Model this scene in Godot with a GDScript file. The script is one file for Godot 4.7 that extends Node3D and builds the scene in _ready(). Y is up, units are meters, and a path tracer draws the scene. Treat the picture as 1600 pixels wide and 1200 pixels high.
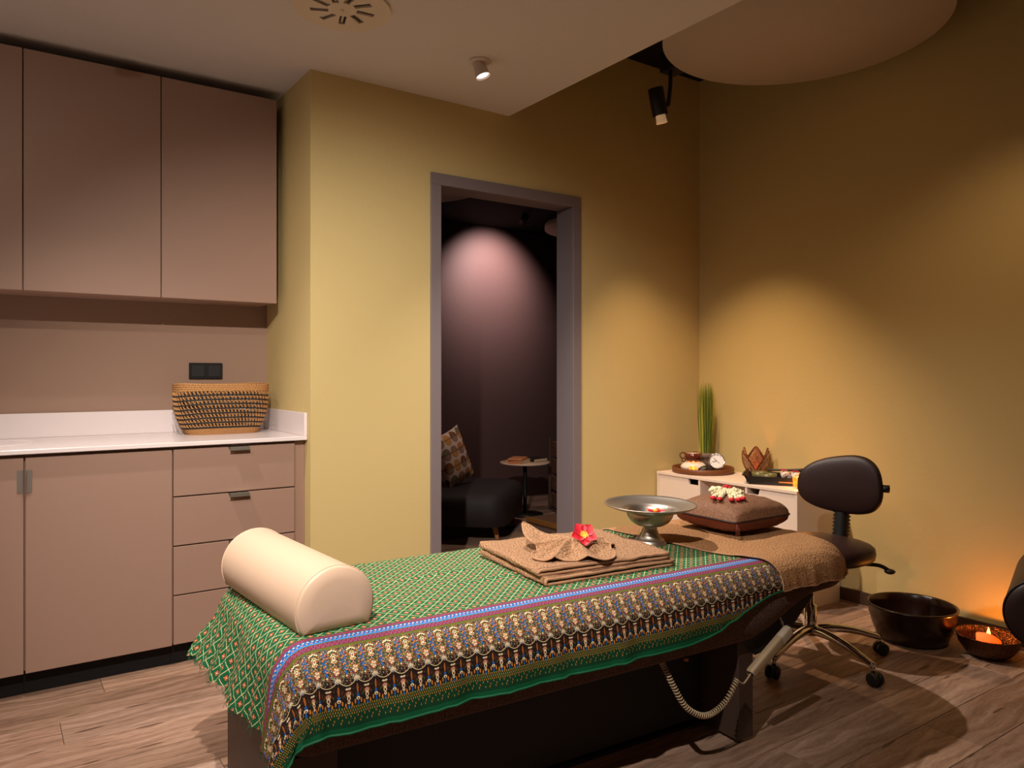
extends Node3D

# Massage room: niche with wall cabinets on the left, door to a lounge, massage table in front, sideboard in the far corner.
# x runs right along the far wall, -z runs towards it, y is up; the camera stands at x = z = 0.

const EYE := 1.167
const YAW := 34.74
const FOCAL := 1175.3
const HORIZON := 583.8
const XR := 3.60      # right wall
const ZD := -3.16     # far wall with the door
const XN := 1.134     # side face of the niche
const ZN := -3.781    # back of the niche
const CEIL := 2.48
const HIGH := 2.97
const SOFFIT := 2.173
const XL := -1.5
const ZB := 1.3
const LX0 := 0.6      # lounge behind the door
const LX1 := 5.4
const LZ := -5.8
const LCEIL := 2.515

var M := {}
var taken := {}
var rng := RandomNumberGenerator.new()

# ------------------------------------------------------------------ helpers
func c8(r, g, b) -> Color:
	return Color(r / 255.0, g / 255.0, b / 255.0)

func mat(col: Color, rough := 0.6, metal := 0.0, spec := 0.5) -> StandardMaterial3D:
	var m := StandardMaterial3D.new()
	m.albedo_color = col
	m.roughness = rough
	m.metallic = metal
	m.metallic_specular = spec
	return m

func bump(m: StandardMaterial3D, freq: float, cm: float, scale: float, sd := 1, world := false, fractal := 3) -> StandardMaterial3D:
	m.heightmap_enabled = true
	m.heightmap_texture = noise(freq, sd, fractal)
	m.heightmap_scale = cm
	m.uv1_triplanar = true
	m.uv1_world_triplanar = world
	m.uv1_scale = Vector3.ONE * scale
	return m

var noises := {}
func noise(freq: float, sd: int, fractal := 3) -> NoiseTexture2D:
	var key := "%f %d %d" % [freq, sd, fractal]
	if not noises.has(key):
		var f := FastNoiseLite.new()
		f.seed = sd
		f.frequency = freq
		f.fractal_octaves = fractal
		var t := NoiseTexture2D.new()
		t.width = 256
		t.height = 256
		t.seamless = true
		t.noise = f
		noises[key] = t
	return noises[key]

func tinted(col_a: Color, col_b: Color, freq: float, sd: int, scale: float, rough := 0.8, cm := 0.0, world := false) -> StandardMaterial3D:
	# colour that varies between two tones with a fine grain
	var f := FastNoiseLite.new()
	f.seed = sd
	f.frequency = freq
	f.fractal_octaves = 4
	var t := NoiseTexture2D.new()
	t.width = 256
	t.height = 256
	t.seamless = true
	t.noise = f
	var g := Gradient.new()
	g.set_color(0, col_a)
	g.set_color(1, col_b)
	t.color_ramp = g
	var m := mat(Color.WHITE, rough)
	m.albedo_texture = t
	m.uv1_triplanar = true
	m.uv1_world_triplanar = world
	m.uv1_scale = Vector3.ONE * scale
	if cm > 0.0:
		m.heightmap_enabled = true
		m.heightmap_texture = noise(freq, sd, 4)
		m.heightmap_scale = cm
	return m

func numbered(called: String) -> String:
	var n: int = taken.get(called, 0)
	taken[called] = n + 1
	return called if n == 0 else "%s_%03d" % [called, n]

func new_st() -> SurfaceTool:
	var st := SurfaceTool.new()
	st.begin(Mesh.PRIMITIVE_TRIANGLES)
	return st

func commit(st: SurfaceTool) -> ArrayMesh:
	st.generate_normals()
	return st.commit()

func part(called: String, st, m: Material, parent: Node3D, label := "", kind := "") -> MeshInstance3D:
	var o := MeshInstance3D.new()
	o.mesh = st if st is Mesh else commit(st)
	o.material_override = null
	for s in o.mesh.get_surface_count():
		if o.mesh.surface_get_material(s) == null or st is SurfaceTool:
			o.set_surface_override_material(s, m)
	o.name = called
	parent.add_child(o, true)
	if label: o.set_meta("label", label)
	if kind: o.set_meta("kind", kind)
	return o

func thing(called: String, label: String, category: String, at := Vector3.ZERO, turn := 0.0, group := "") -> Node3D:
	var o := Node3D.new()
	o.name = numbered(called)
	add_child(o)
	o.position = at
	o.rotation.y = turn
	o.set_meta("label", label)
	o.set_meta("category", category)
	if group: o.set_meta("group", group)
	return o

func structure(called: String, label: String, at := Vector3.ZERO) -> Node3D:
	var o := Node3D.new()
	o.name = called
	add_child(o)
	o.position = at
	o.set_meta("kind", "structure")
	o.set_meta("label", label)
	o.set_meta("category", called.get_slice("_", 0))
	return o

func wall_mesh(called: String, label: String, boxes: Array, m: Material) -> MeshInstance3D:
	# boxes: [min, max] pairs
	var st := new_st()
	for b in boxes: minmax(st, b[0], b[1])
	var o := MeshInstance3D.new()
	o.mesh = commit(st)
	o.set_surface_override_material(0, m)
	o.name = called
	add_child(o)
	o.set_meta("kind", "structure")
	o.set_meta("label", label)
	o.set_meta("category", called.get_slice("_", 0))
	return o

func tri(st: SurfaceTool, a: Vector3, b: Vector3, c: Vector3) -> void:
	st.set_uv(Vector2.ZERO); st.add_vertex(a)
	st.set_uv(Vector2(1, 0)); st.add_vertex(b)
	st.set_uv(Vector2(1, 1)); st.add_vertex(c)

func quad(st: SurfaceTool, a: Vector3, b: Vector3, c: Vector3, d: Vector3, ua := Vector2(0, 0), ub := Vector2(1, 0), uc := Vector2(1, 1), ud := Vector2(0, 1)) -> void:
	# clockwise as seen from the front
	st.set_uv(ua); st.add_vertex(a)
	st.set_uv(ub); st.add_vertex(b)
	st.set_uv(uc); st.add_vertex(c)
	st.set_uv(ua); st.add_vertex(a)
	st.set_uv(uc); st.add_vertex(c)
	st.set_uv(ud); st.add_vertex(d)

func flat(st: SurfaceTool) -> void:
	st.set_smooth_group(0xFFFFFFFF)

func smooth(st: SurfaceTool) -> void:
	st.set_smooth_group(0)

func minmax(st: SurfaceTool, a: Vector3, b: Vector3, ch := 0.0) -> void:
	cbox(st, (a + b) / 2.0, b - a, ch)

func cbox(st: SurfaceTool, c: Vector3, size: Vector3, ch := 0.003, xf := Transform3D.IDENTITY) -> void:
	# box with chamfered edges, centred at c
	flat(st)
	var h := size / 2.0
	ch = minf(ch, minf(h.x, minf(h.y, h.z)) * 0.9)
	var p := func(x: float, y: float, z: float) -> Vector3: return xf * (c + Vector3(x, y, z))
	var ax := [Vector3(1, 0, 0), Vector3(0, 1, 0), Vector3(0, 0, 1)]
	for i in 3:
		var n: Vector3 = ax[i]
		var u: Vector3 = ax[(i + 1) % 3]
		var v: Vector3 = ax[(i + 2) % 3]
		var hn: float = h[i]
		var hu: float = h[(i + 1) % 3] - ch
		var hv: float = h[(i + 2) % 3] - ch
		for s in [1.0, -1.0]:
			var q := [xf * (c + n * hn * s - u * hu - v * hv), xf * (c + n * hn * s + u * hu - v * hv), xf * (c + n * hn * s + u * hu + v * hv), xf * (c + n * hn * s - u * hu + v * hv)]
			if s > 0: quad(st, q[3], q[2], q[1], q[0])
			else: quad(st, q[0], q[1], q[2], q[3])
	if ch <= 0.0: return
	for i in 3:
		var n: Vector3 = ax[i]
		var u: Vector3 = ax[(i + 1) % 3]
		var v: Vector3 = ax[(i + 2) % 3]
		var hn: float = h[i] - ch
		for su in [1.0, -1.0]:
			for sv in [1.0, -1.0]:
				var e: Vector3 = u * h[(i + 1) % 3] * su + v * (h[(i + 2) % 3] - ch) * sv
				var g: Vector3 = u * (h[(i + 1) % 3] - ch) * su + v * h[(i + 2) % 3] * sv
				var q := [xf * (c + e - n * hn), xf * (c + e + n * hn), xf * (c + g + n * hn), xf * (c + g - n * hn)]
				if su * sv > 0: quad(st, q[0], q[1], q[2], q[3])
				else: quad(st, q[3], q[2], q[1], q[0])
	for sx in [1.0, -1.0]:
		for sy in [1.0, -1.0]:
			for sz in [1.0, -1.0]:
				var a: Vector3 = xf * (c + Vector3(h.x * sx, (h.y - ch) * sy, (h.z - ch) * sz))
				var b: Vector3 = xf * (c + Vector3((h.x - ch) * sx, h.y * sy, (h.z - ch) * sz))
				var d: Vector3 = xf * (c + Vector3((h.x - ch) * sx, (h.y - ch) * sy, h.z * sz))
				if sx * sy * sz > 0: tri(st, a, d, b)
				else: tri(st, a, b, d)

func lathe(st: SurfaceTool, prof: Array, n := 32, xf := Transform3D.IDENTITY, sharp := false) -> void:
	# prof: [radius, height] from bottom outside upwards
	if sharp: flat(st)
	else: smooth(st)
	for i in prof.size() - 1:
		for k in n:
			var a0 := TAU * k / n
			var a1 := TAU * (k + 1) / n
			var r0: float = prof[i][0]
			var r1: float = prof[i + 1][0]
			var y0: float = prof[i][1]
			var y1: float = prof[i + 1][1]
			var p := [xf * Vector3(cos(a0) * r0, y0, sin(a0) * r0), xf * Vector3(cos(a1) * r0, y0, sin(a1) * r0), xf * Vector3(cos(a1) * r1, y1, sin(a1) * r1), xf * Vector3(cos(a0) * r1, y1, sin(a0) * r1)]
			var u := [Vector2(float(k) / n, float(i) / prof.size()), Vector2(float(k + 1) / n, float(i) / prof.size()), Vector2(float(k + 1) / n, float(i + 1) / prof.size()), Vector2(float(k) / n, float(i + 1) / prof.size())]
			quad(st, p[0], p[1], p[2], p[3], u[0], u[1], u[2], u[3])

func tube(st: SurfaceTool, pts: Array, rad, n := 8, caps := true, closed := false) -> void:
	# rad: a number or one per point
	smooth(st)
	var m := pts.size()
	var rings := []
	var up := Vector3.UP
	for i in m:
		var a: Vector3 = pts[(i - 1 + m) % m] if closed else pts[maxi(i - 1, 0)]
		var b: Vector3 = pts[(i + 1) % m] if closed else pts[mini(i + 1, m - 1)]
		var d := (b - a).normalized()
		if i == 0: up = Vector3.RIGHT if absf(d.dot(Vector3.UP)) > 0.9 else Vector3.UP
		var side := d.cross(up).normalized()
		up = side.cross(d).normalized()
		var r: float = rad if rad is float else rad[i]
		var ring := []
		for k in n:
			var t := TAU * k / n
			ring.append(pts[i] + (side * cos(t) + up * sin(t)) * r)
		rings.append(ring)
	for i in (m if closed else m - 1):
		for k in n:
			var q: Array = rings[i]
			var w: Array = rings[(i + 1) % m]
			quad(st, q[k], w[k], w[(k + 1) % n], q[(k + 1) % n])
	if caps and not closed:
		for k in n:
			tri(st, pts[0], rings[0][k], rings[0][(k + 1) % n])
			tri(st, pts[m - 1], rings[m - 1][(k + 1) % n], rings[m - 1][k])

func ball(st: SurfaceTool, c: Vector3, r: Vector3, nu := 12, nv := 8, xf := Transform3D.IDENTITY) -> void:
	smooth(st)
	for i in nv:
		for k in nu:
			var q := []
			for w in [[i, k], [i, k + 1], [i + 1, k + 1], [i + 1, k]]:
				var t: float = PI * w[0] / nv - PI / 2
				var f: float = TAU * w[1] / nu
				q.append(xf * (c + Vector3(cos(t) * cos(f) * r.x, sin(t) * r.y, cos(t) * sin(f) * r.z)))
			quad(st, q[0], q[1], q[2], q[3])

func sheet(st: SurfaceTool, g: Array, uv := [], wrap := false) -> void:
	# g: rows of points
	smooth(st)
	for i in g.size() - 1:
		var n: int = g[i].size()
		for k in (n if wrap else n - 1):
			var k2 := (k + 1) % n
			if uv.is_empty():
				quad(st, g[i][k], g[i][k2], g[i + 1][k2], g[i + 1][k])
			else:
				quad(st, g[i][k], g[i][k2], g[i + 1][k2], g[i + 1][k], uv[i][k], uv[i][k2], uv[i + 1][k2], uv[i + 1][k])

func prism(st: SurfaceTool, poly: PackedVector2Array, depth: float, xf := Transform3D.IDENTITY) -> void:
	# polygon in xy extruded along z, centred
	flat(st)
	var idx := Geometry2D.triangulate_polygon(poly)
	var h := depth / 2.0
	for i in idx.size() / 3:
		var a := poly[idx[i * 3]]
		var b := poly[idx[i * 3 + 1]]
		var c := poly[idx[i * 3 + 2]]
		tri(st, xf * Vector3(a.x, a.y, h), xf * Vector3(c.x, c.y, h), xf * Vector3(b.x, b.y, h))
		tri(st, xf * Vector3(a.x, a.y, -h), xf * Vector3(b.x, b.y, -h), xf * Vector3(c.x, c.y, -h))
	for i in poly.size():
		var a := poly[i]
		var b := poly[(i + 1) % poly.size()]
		quad(st, xf * Vector3(a.x, a.y, h), xf * Vector3(b.x, b.y, h), xf * Vector3(b.x, b.y, -h), xf * Vector3(a.x, a.y, -h))

func rounded_rect(hw: float, hh: float, r: float, n := 6) -> PackedVector2Array:
	var p := PackedVector2Array()
	for q in 4:
		var cx := (hw - r) * (1.0 if q == 0 or q == 3 else -1.0)
		var cy := (hh - r) * (1.0 if q < 2 else -1.0)
		for i in n + 1:
			var a := PI / 2 * (q + float(i) / n)
			p.append(Vector2(cx + cos(a) * r, cy + sin(a) * r))
	return p

func curve(pts: Array, n: int) -> Array:
	# Catmull-Rom through the points
	var out := []
	for i in pts.size() - 1:
		var p0: Vector3 = pts[maxi(i - 1, 0)]
		var p1: Vector3 = pts[i]
		var p2: Vector3 = pts[i + 1]
		var p3: Vector3 = pts[mini(i + 2, pts.size() - 1)]
		for k in n:
			out.append(p1.cubic_interpolate(p2, p0, p3, float(k) / n))
	out.append(pts[pts.size() - 1])
	return out

func facing(dir: Vector3) -> Basis:
	# basis whose y axis points along dir
	var y := dir.normalized()
	var x := y.cross(Vector3(0, 0, 1) if absf(y.z) < 0.9 else Vector3(1, 0, 0)).normalized()
	return Basis(x, y, x.cross(y))

# ------------------------------------------------------------------ lamps
func spot_lamp(parent: Node3D, at: Vector3, target: Vector3, energy: float, angle: float, col: Color, size := 0.03, blend := 1.0) -> void:
	var l := SpotLight3D.new()
	l.name = "lamp_light"
	l.light_color = col
	l.light_energy = energy
	l.spot_angle = angle
	l.spot_angle_attenuation = blend
	l.spot_range = 9.0
	l.spot_attenuation = 2.0
	l.light_size = size
	l.shadow_enabled = true
	parent.add_child(l, true)
	l.global_transform = Transform3D(Basis.looking_at(target - at, Vector3(0.3, 0.1, 1).normalized()), at)

func glow_lamp(parent: Node3D, at: Vector3, energy: float, col: Color, size := 0.01) -> void:
	var l := OmniLight3D.new()
	l.name = "flame_light"
	l.light_color = col
	l.light_energy = energy
	l.omni_range = 6.0
	l.omni_attenuation = 2.0
	l.light_size = size
	l.shadow_enabled = true
	parent.add_child(l, true)
	l.global_position = at

func ceiling_spot(at: Vector3, aim: Vector3, energy: float, angle: float, col: Color, label: String) -> void:
	# white can lamp that swivels out of a round ceiling plate
	var t := thing("ceiling_spotlight", label, "spotlight", at)
	var st := new_st()
	lathe(st, [[0.0, -0.001], [0.046, -0.001], [0.046, -0.006], [0.030, -0.009], [0.0, -0.009]], 32)
	part("ceiling_plate", st, M.spot_white, t)
	var d := aim.normalized()
	var xf := Transform3D(facing(-d), Vector3(0, -0.028, 0) - Vector3(0, 0.0, 0))
	st = new_st()
	lathe(st, [[0.0, 0.03], [0.020, 0.03], [0.024, 0.026], [0.031, -0.042], [0.0335, -0.043], [0.030, -0.040], [0.024, -0.008], [0.0, -0.006]], 32, xf)
	part("lamp_housing", st, M.spot_white, t)
	st = new_st()
	lathe(st, [[0.0, -0.030], [0.0265, -0.030], [0.0265, -0.034], [0.0, -0.036]], 24, xf)
	part("lamp_lens", st, M.lamp_glow, t, "glowing lamp lens")
	var tip: Vector3 = at + xf * Vector3(0, -0.046, 0)
	spot_lamp(t, tip, tip + d, energy, angle, col, 0.02)

# ------------------------------------------------------------------ materials
func make_materials() -> void:
	M.wall_yellow = bump(mat(c8(200, 178, 122), 0.75, 0.0, 0.35), 0.05, 0.03, 2.5, 3, true)
	M.wall_pale = bump(mat(c8(214, 208, 202), 0.8, 0.0, 0.35), 0.05, 0.03, 2.5, 3, true)
	M.wall_taupe = bump(mat(c8(150, 122, 104), 0.7, 0.0, 0.35), 0.05, 0.03, 2.5, 3, true)
	M.lounge_wall = bump(mat(c8(84, 60, 57), 0.65, 0.0, 0.35), 0.05, 0.03, 2.5, 3, true)
	M.ceiling = bump(mat(c8(212, 208, 208), 0.85, 0.0, 0.3), 0.06, 0.02, 3.0, 4, true)
	M.black_paint = mat(c8(26, 24, 24), 0.85, 0.0, 0.3)
	M.sail = bump(mat(c8(186, 174, 162), 0.9, 0.0, 0.3), 0.2, 0.02, 4.0, 5)
	M.cabinet = bump(mat(c8(152, 122, 106), 0.5, 0.0, 0.4), 0.2, 0.006, 4.0, 6)
	M.kick = mat(c8(22, 21, 21), 0.6, 0.0, 0.3)
	M.worktop = mat(c8(226, 214, 212), 0.22, 0.0, 0.5)
	M.steel = bump(mat(c8(190, 184, 178), 0.38, 1.0), 0.3, 0.004, 6.0, 7)
	M.chrome = mat(c8(215, 212, 208), 0.08, 1.0)
	M.socket = mat(c8(22, 22, 23), 0.35)
	M.frame_grey = mat(c8(122, 110, 112), 0.5, 0.0, 0.4)
	M.spot_white = mat(c8(214, 202, 192), 0.5)
	M.vent_white = mat(c8(214, 202, 186), 0.6)
	M.black_metal = mat(c8(24, 23, 23), 0.45, 0.0, 0.4)
	M.lamp_glow = mat(c8(255, 240, 220), 0.4)
	M.lamp_glow.emission_enabled = true
	M.lamp_glow.emission = c8(255, 236, 226)
	M.lamp_glow.emission_energy_multiplier = 2.2
	M.lamp_dim = mat(c8(255, 230, 200), 0.4)
	M.lamp_dim.emission_enabled = true
	M.lamp_dim.emission = c8(255, 205, 150)
	M.lamp_dim.emission_energy_multiplier = 0.18
	M.leather_cream = bump(mat(c8(212, 182, 156), 0.42, 0.0, 0.45), 0.25, 0.012, 7.0, 8)
	M.leather_dark = bump(mat(c8(44, 25, 23), 0.45, 0.0, 0.4), 0.25, 0.012, 7.0, 9)
	M.black_plastic = mat(c8(20, 20, 20), 0.45)
	M.towel = tinted(c8(92, 60, 36), c8(222, 176, 134), 0.13, 11, 4.0, 0.95, 0.45)
	M.towel_hem = tinted(c8(160, 118, 86), c8(186, 142, 106), 0.1, 12, 6.0, 0.9, 0.1)
	M.towel_light = tinted(c8(120, 78, 44), c8(226, 172, 116), 0.13, 13, 4.0, 0.95, 0.4)
	M.cover_brown = tinted(c8(54, 36, 28), c8(136, 104, 90), 0.13, 14, 4.0, 0.95, 0.4)
	M.bed_wood = mat(c8(72, 54, 46), 0.55)
	M.bed_dark = mat(c8(30, 26, 24), 0.6)
	M.pewter = bump(mat(c8(186, 176, 164), 0.42, 1.0), 0.1, 0.02, 5.0, 15)
	M.red_petal = mat(c8(208, 28, 44), 0.55)
	M.red_petal.backlight_enabled = true
	M.red_petal.backlight = c8(60, 8, 10)
	M.yellow_petal = mat(c8(236, 190, 50), 0.6)
	M.jasmine = mat(c8(232, 220, 178), 0.7)
	M.white_board = mat(c8(226, 206, 190), 0.45)
	M.dark_gap = mat(c8(28, 24, 22), 0.7)
	M.velvet = tinted(c8(98, 64, 42), c8(148, 104, 74), 0.05, 16, 6.0, 0.75, 0.15)
	M.satin_red = bump(mat(c8(104, 42, 26), 0.4), 0.03, 0.25, 5.0, 17)
	M.straw = tinted(c8(150, 100, 54), c8(212, 162, 104), 0.2, 18, 9.0, 0.8, 0.2)
	M.black_cord = mat(c8(26, 24, 24), 0.7)
	M.film = mat(Color(0.95, 0.93, 0.95, 0.10), 0.12)
	M.film.transparency = BaseMaterial3D.TRANSPARENCY_ALPHA
	M.bellows = mat(c8(20, 20, 20), 0.5)
	M.remote = mat(c8(178, 156, 124), 0.5)
	M.remote_end = mat(c8(200, 186, 164), 0.5)
	M.tray_wood = tinted(c8(84, 44, 18), c8(140, 84, 40), 0.05, 19, 8.0, 0.5)
	M.tray_wood.uv1_scale = Vector3(6, 40, 6)
	M.tray_black = mat(c8(28, 24, 22), 0.32)
	M.ceramic_white = mat(c8(226, 212, 196), 0.25)
	M.amber_glass = mat(c8(92, 34, 18), 0.15, 0.0, 0.6)
	M.pot_stone = bump(mat(c8(120, 98, 86), 0.85), 0.12, 0.15, 7.0, 20)
	M.clock_face = mat(c8(226, 214, 208), 0.4)
	M.green_glaze = bump(mat(c8(104, 98, 58), 0.3), 0.05, 0.03, 8.0, 21)
	M.white_towel = tinted(c8(214, 200, 190), c8(240, 230, 222), 0.2, 22, 8.0, 0.95, 0.15)
	M.copper_edge = mat(c8(92, 58, 34), 0.42, 0.7)
	M.capiz = tinted(c8(96, 52, 26), c8(240, 190, 130), 0.04, 23, 9.0, 0.35)
	M.capiz.backlight_enabled = true
	M.capiz.backlight = c8(150, 100, 50)
	M.amber_cut = mat(Color(0.95, 0.62, 0.2, 0.22), 0.1)
	M.amber_cut.transparency = BaseMaterial3D.TRANSPARENCY_ALPHA
	M.flame = mat(c8(255, 190, 90), 0.5)
	M.flame.emission_enabled = true
	M.flame.emission = c8(255, 176, 84)
	M.flame.emission_energy_multiplier = 6.0
	M.wax = mat(c8(244, 190, 140), 0.5)
	M.wax.subsurf_scatter_enabled = true
	M.wax.subsurf_scatter_strength = 0.4
	M.wax.backlight_enabled = true
	M.wax.backlight = c8(255, 196, 140)
	M.pot_red = mat(c8(36, 17, 12), 0.25, 0.0, 0.5)
	M.hammered = bump(mat(c8(100, 70, 50), 0.28, 1.0), 0.07, 0.6, 9.0, 24, false, 1)
	M.sofa = bump(mat(c8(32, 23, 25), 0.7), 0.3, 0.04, 6.0, 25)
	M.beech = mat(c8(196, 128, 78), 0.5)
	M.table_white = mat(c8(216, 186, 160), 0.4)
	M.book_tan = mat(c8(206, 132, 84), 0.6)
	M.paper = mat(c8(224, 196, 158), 0.8)
	M.book_dark = mat(c8(36, 30, 30), 0.5)
	M.wicker = tinted(c8(84, 48, 28), c8(146, 92, 56), 0.1, 26, 12.0, 0.8, 0.3)
	M.stick = mat(c8(168, 132, 122), 0.6)
	M.rug_a = tinted(c8(70, 54, 50), c8(150, 124, 116), 0.12, 27, 6.0, 0.95, 0.2)
	M.mat_wood = mat(c8(120, 88, 66), 0.5)
	M.brass = mat(c8(176, 120, 60), 0.45, 0.3)
	M.baseboard = mat(c8(74, 52, 40), 0.5)
	M.strip = mat(c8(150, 116, 92), 0.5)
	M.grass = []
	for k in 4:
		var g := mat([c8(104, 124, 30), c8(134, 142, 40), c8(74, 100, 30), c8(168, 164, 66)][k], 0.6)
		g.backlight_enabled = true
		g.backlight = c8(50, 56, 14)
		M.grass.append(g)
	M.cushion = cushion_material()
	M.planks = plank_materials()
	M.field = field_material()
	M.border = border_material()
	M.hem_green = mat(c8(6, 92, 56), 0.7)

func image_material(im: Image, rough := 0.8) -> StandardMaterial3D:
	var m := mat(Color.WHITE, rough, 0.0, 0.35)
	m.albedo_texture = ImageTexture.create_from_image(im)
	return m

func plank_materials() -> Array:
	var w := 1024
	var h := 320
	var streak := FastNoiseLite.new(); streak.seed = 5; streak.frequency = 0.012; streak.fractal_octaves = 4
	var grain := FastNoiseLite.new(); grain.seed = 6; grain.frequency = 0.06; grain.fractal_octaves = 2
	var cloud := FastNoiseLite.new(); cloud.seed = 7; cloud.frequency = 0.006
	var knot := FastNoiseLite.new(); knot.seed = 9; knot.frequency = 0.02; knot.fractal_octaves = 2
	var im := Image.create(w, h, false, Image.FORMAT_RGB8)
	var dark := c8(112, 88, 74)
	var mid := c8(160, 130, 111)
	var pale := c8(194, 166, 148)
	for y in h:
		for x in w:
			# sampled on a circle lengthways so that the grain repeats without a seam
			var a := TAU * x / w
			var cx := cos(a) * 42.0
			var cz := sin(a) * 42.0
			var warp := cloud.get_noise_3d(cx * 2.2, y * 0.8, cz * 2.2) * 26.0
			var v := streak.get_noise_3d(cx, (y + warp) * 4.6, cz)
			var f := grain.get_noise_3d(cx * 2.0, y * 9.0, cz * 2.0)
			var t := 0.55 + v * 0.55 + f * 0.28
			var col := dark.lerp(mid, clampf(t * 2.0, 0, 1)).lerp(pale, clampf(t * 2.0 - 1.0, 0, 1))
			var k := knot.get_noise_3d(cx * 0.9, y * 1.9, cz * 0.9)
			if k > 0.60: col = col.lerp(c8(70, 50, 40), clampf((k - 0.60) * 9.0, 0, 0.7))
			im.set_pixel(x, y, col)
	var tex := ImageTexture.create_from_image(im)
	var out := []
	for k in 6:
		var m := mat([Color(1, 1, 1), Color(0.9, 0.88, 0.86), Color(1.0, 0.97, 0.93), Color(0.94, 0.93, 0.92), Color(0.86, 0.83, 0.8), Color(0.97, 0.94, 0.92)][k], 0.52, 0.0, 0.4)
		m.albedo_texture = tex
		m.uv1_triplanar = true
		m.uv1_world_triplanar = true
		m.uv1_scale = Vector3(1.0 / 1.5, 1.0, 1.0 / 0.47)
		m.uv1_offset = Vector3(0.37 * k, 0, 0.29 * k)
		m.heightmap_enabled = true
		m.heightmap_texture = tex
		m.heightmap_scale = 0.06
		out.append(m)
	return out

func dot(im: Image, cx: float, cy: float, rx: float, ry: float, col: Color, diamond := false) -> void:
	# an ellipse or a lozenge that wraps round the tile
	var w := im.get_width()
	var h := im.get_height()
	for y in range(int(cy - ry) - 1, int(cy + ry) + 2):
		for x in range(int(cx - rx) - 1, int(cx + rx) + 2):
			var dx := absf(x - cx) / rx
			var dy := absf(y - cy) / ry
			if (dx + dy if diamond else dx * dx + dy * dy) <= 1.0:
				im.set_pixel(posmod(x, w), clampi(y, 0, h - 1), col)

func field_material() -> StandardMaterial3D:
	# green batik: a lattice of dotted cream lines with a small orange flower in each lozenge
	var n := 128
	var im := Image.create(n, n, false, Image.FORMAT_RGB8)
	for y in n:
		for x in n:
			var dx := minf(absf(x - 64.0), 128.0 - absf(x - 64.0))
			var dy := minf(absf(y - 64.0), 128.0 - absf(y - 64.0))
			var s := dx + dy           # 64 on the lattice lines
			var e := absf(s - 64.0)
			var col := c8(12, 92, 54)
			if e < 5.0: col = c8(226, 216, 160) if posmod(x + (y / 9) % 2 * 5, 10) < 8 else c8(60, 120, 60)
			elif e < 13.0: col = c8(6, 66, 42)
			elif e < 18.0: col = c8(20, 118, 70)
			elif s < 34.0: col = c8(10, 74, 44)
			im.set_pixel(x, y, col)
	for p in [[64, 64], [0, 0], [0, 128], [128, 0], [128, 128]]:
		for a in 4:
			var u := Vector2(cos(a * PI / 2), sin(a * PI / 2)) * 13.0
			for yy in range(-12, 13):
				for xx in range(-12, 13):
					if absf(xx) + absf(yy) < 10.5:
						var px := int(p[0] + u.x + xx)
						var py := int(p[1] + u.y + yy)
						im.set_pixel(posmod(px, n), posmod(py, n), c8(194, 102, 66))
		for yy in range(-7, 8):
			for xx in range(-7, 8):
				if xx * xx + yy * yy < 40: im.set_pixel(posmod(p[0] + xx, n), posmod(p[1] + yy, n), c8(244, 190, 150))
	var m := image_material(im, 0.75)
	m.heightmap_enabled = true
	m.heightmap_texture = m.albedo_texture
	m.heightmap_scale = 0.01
	return m

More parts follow.
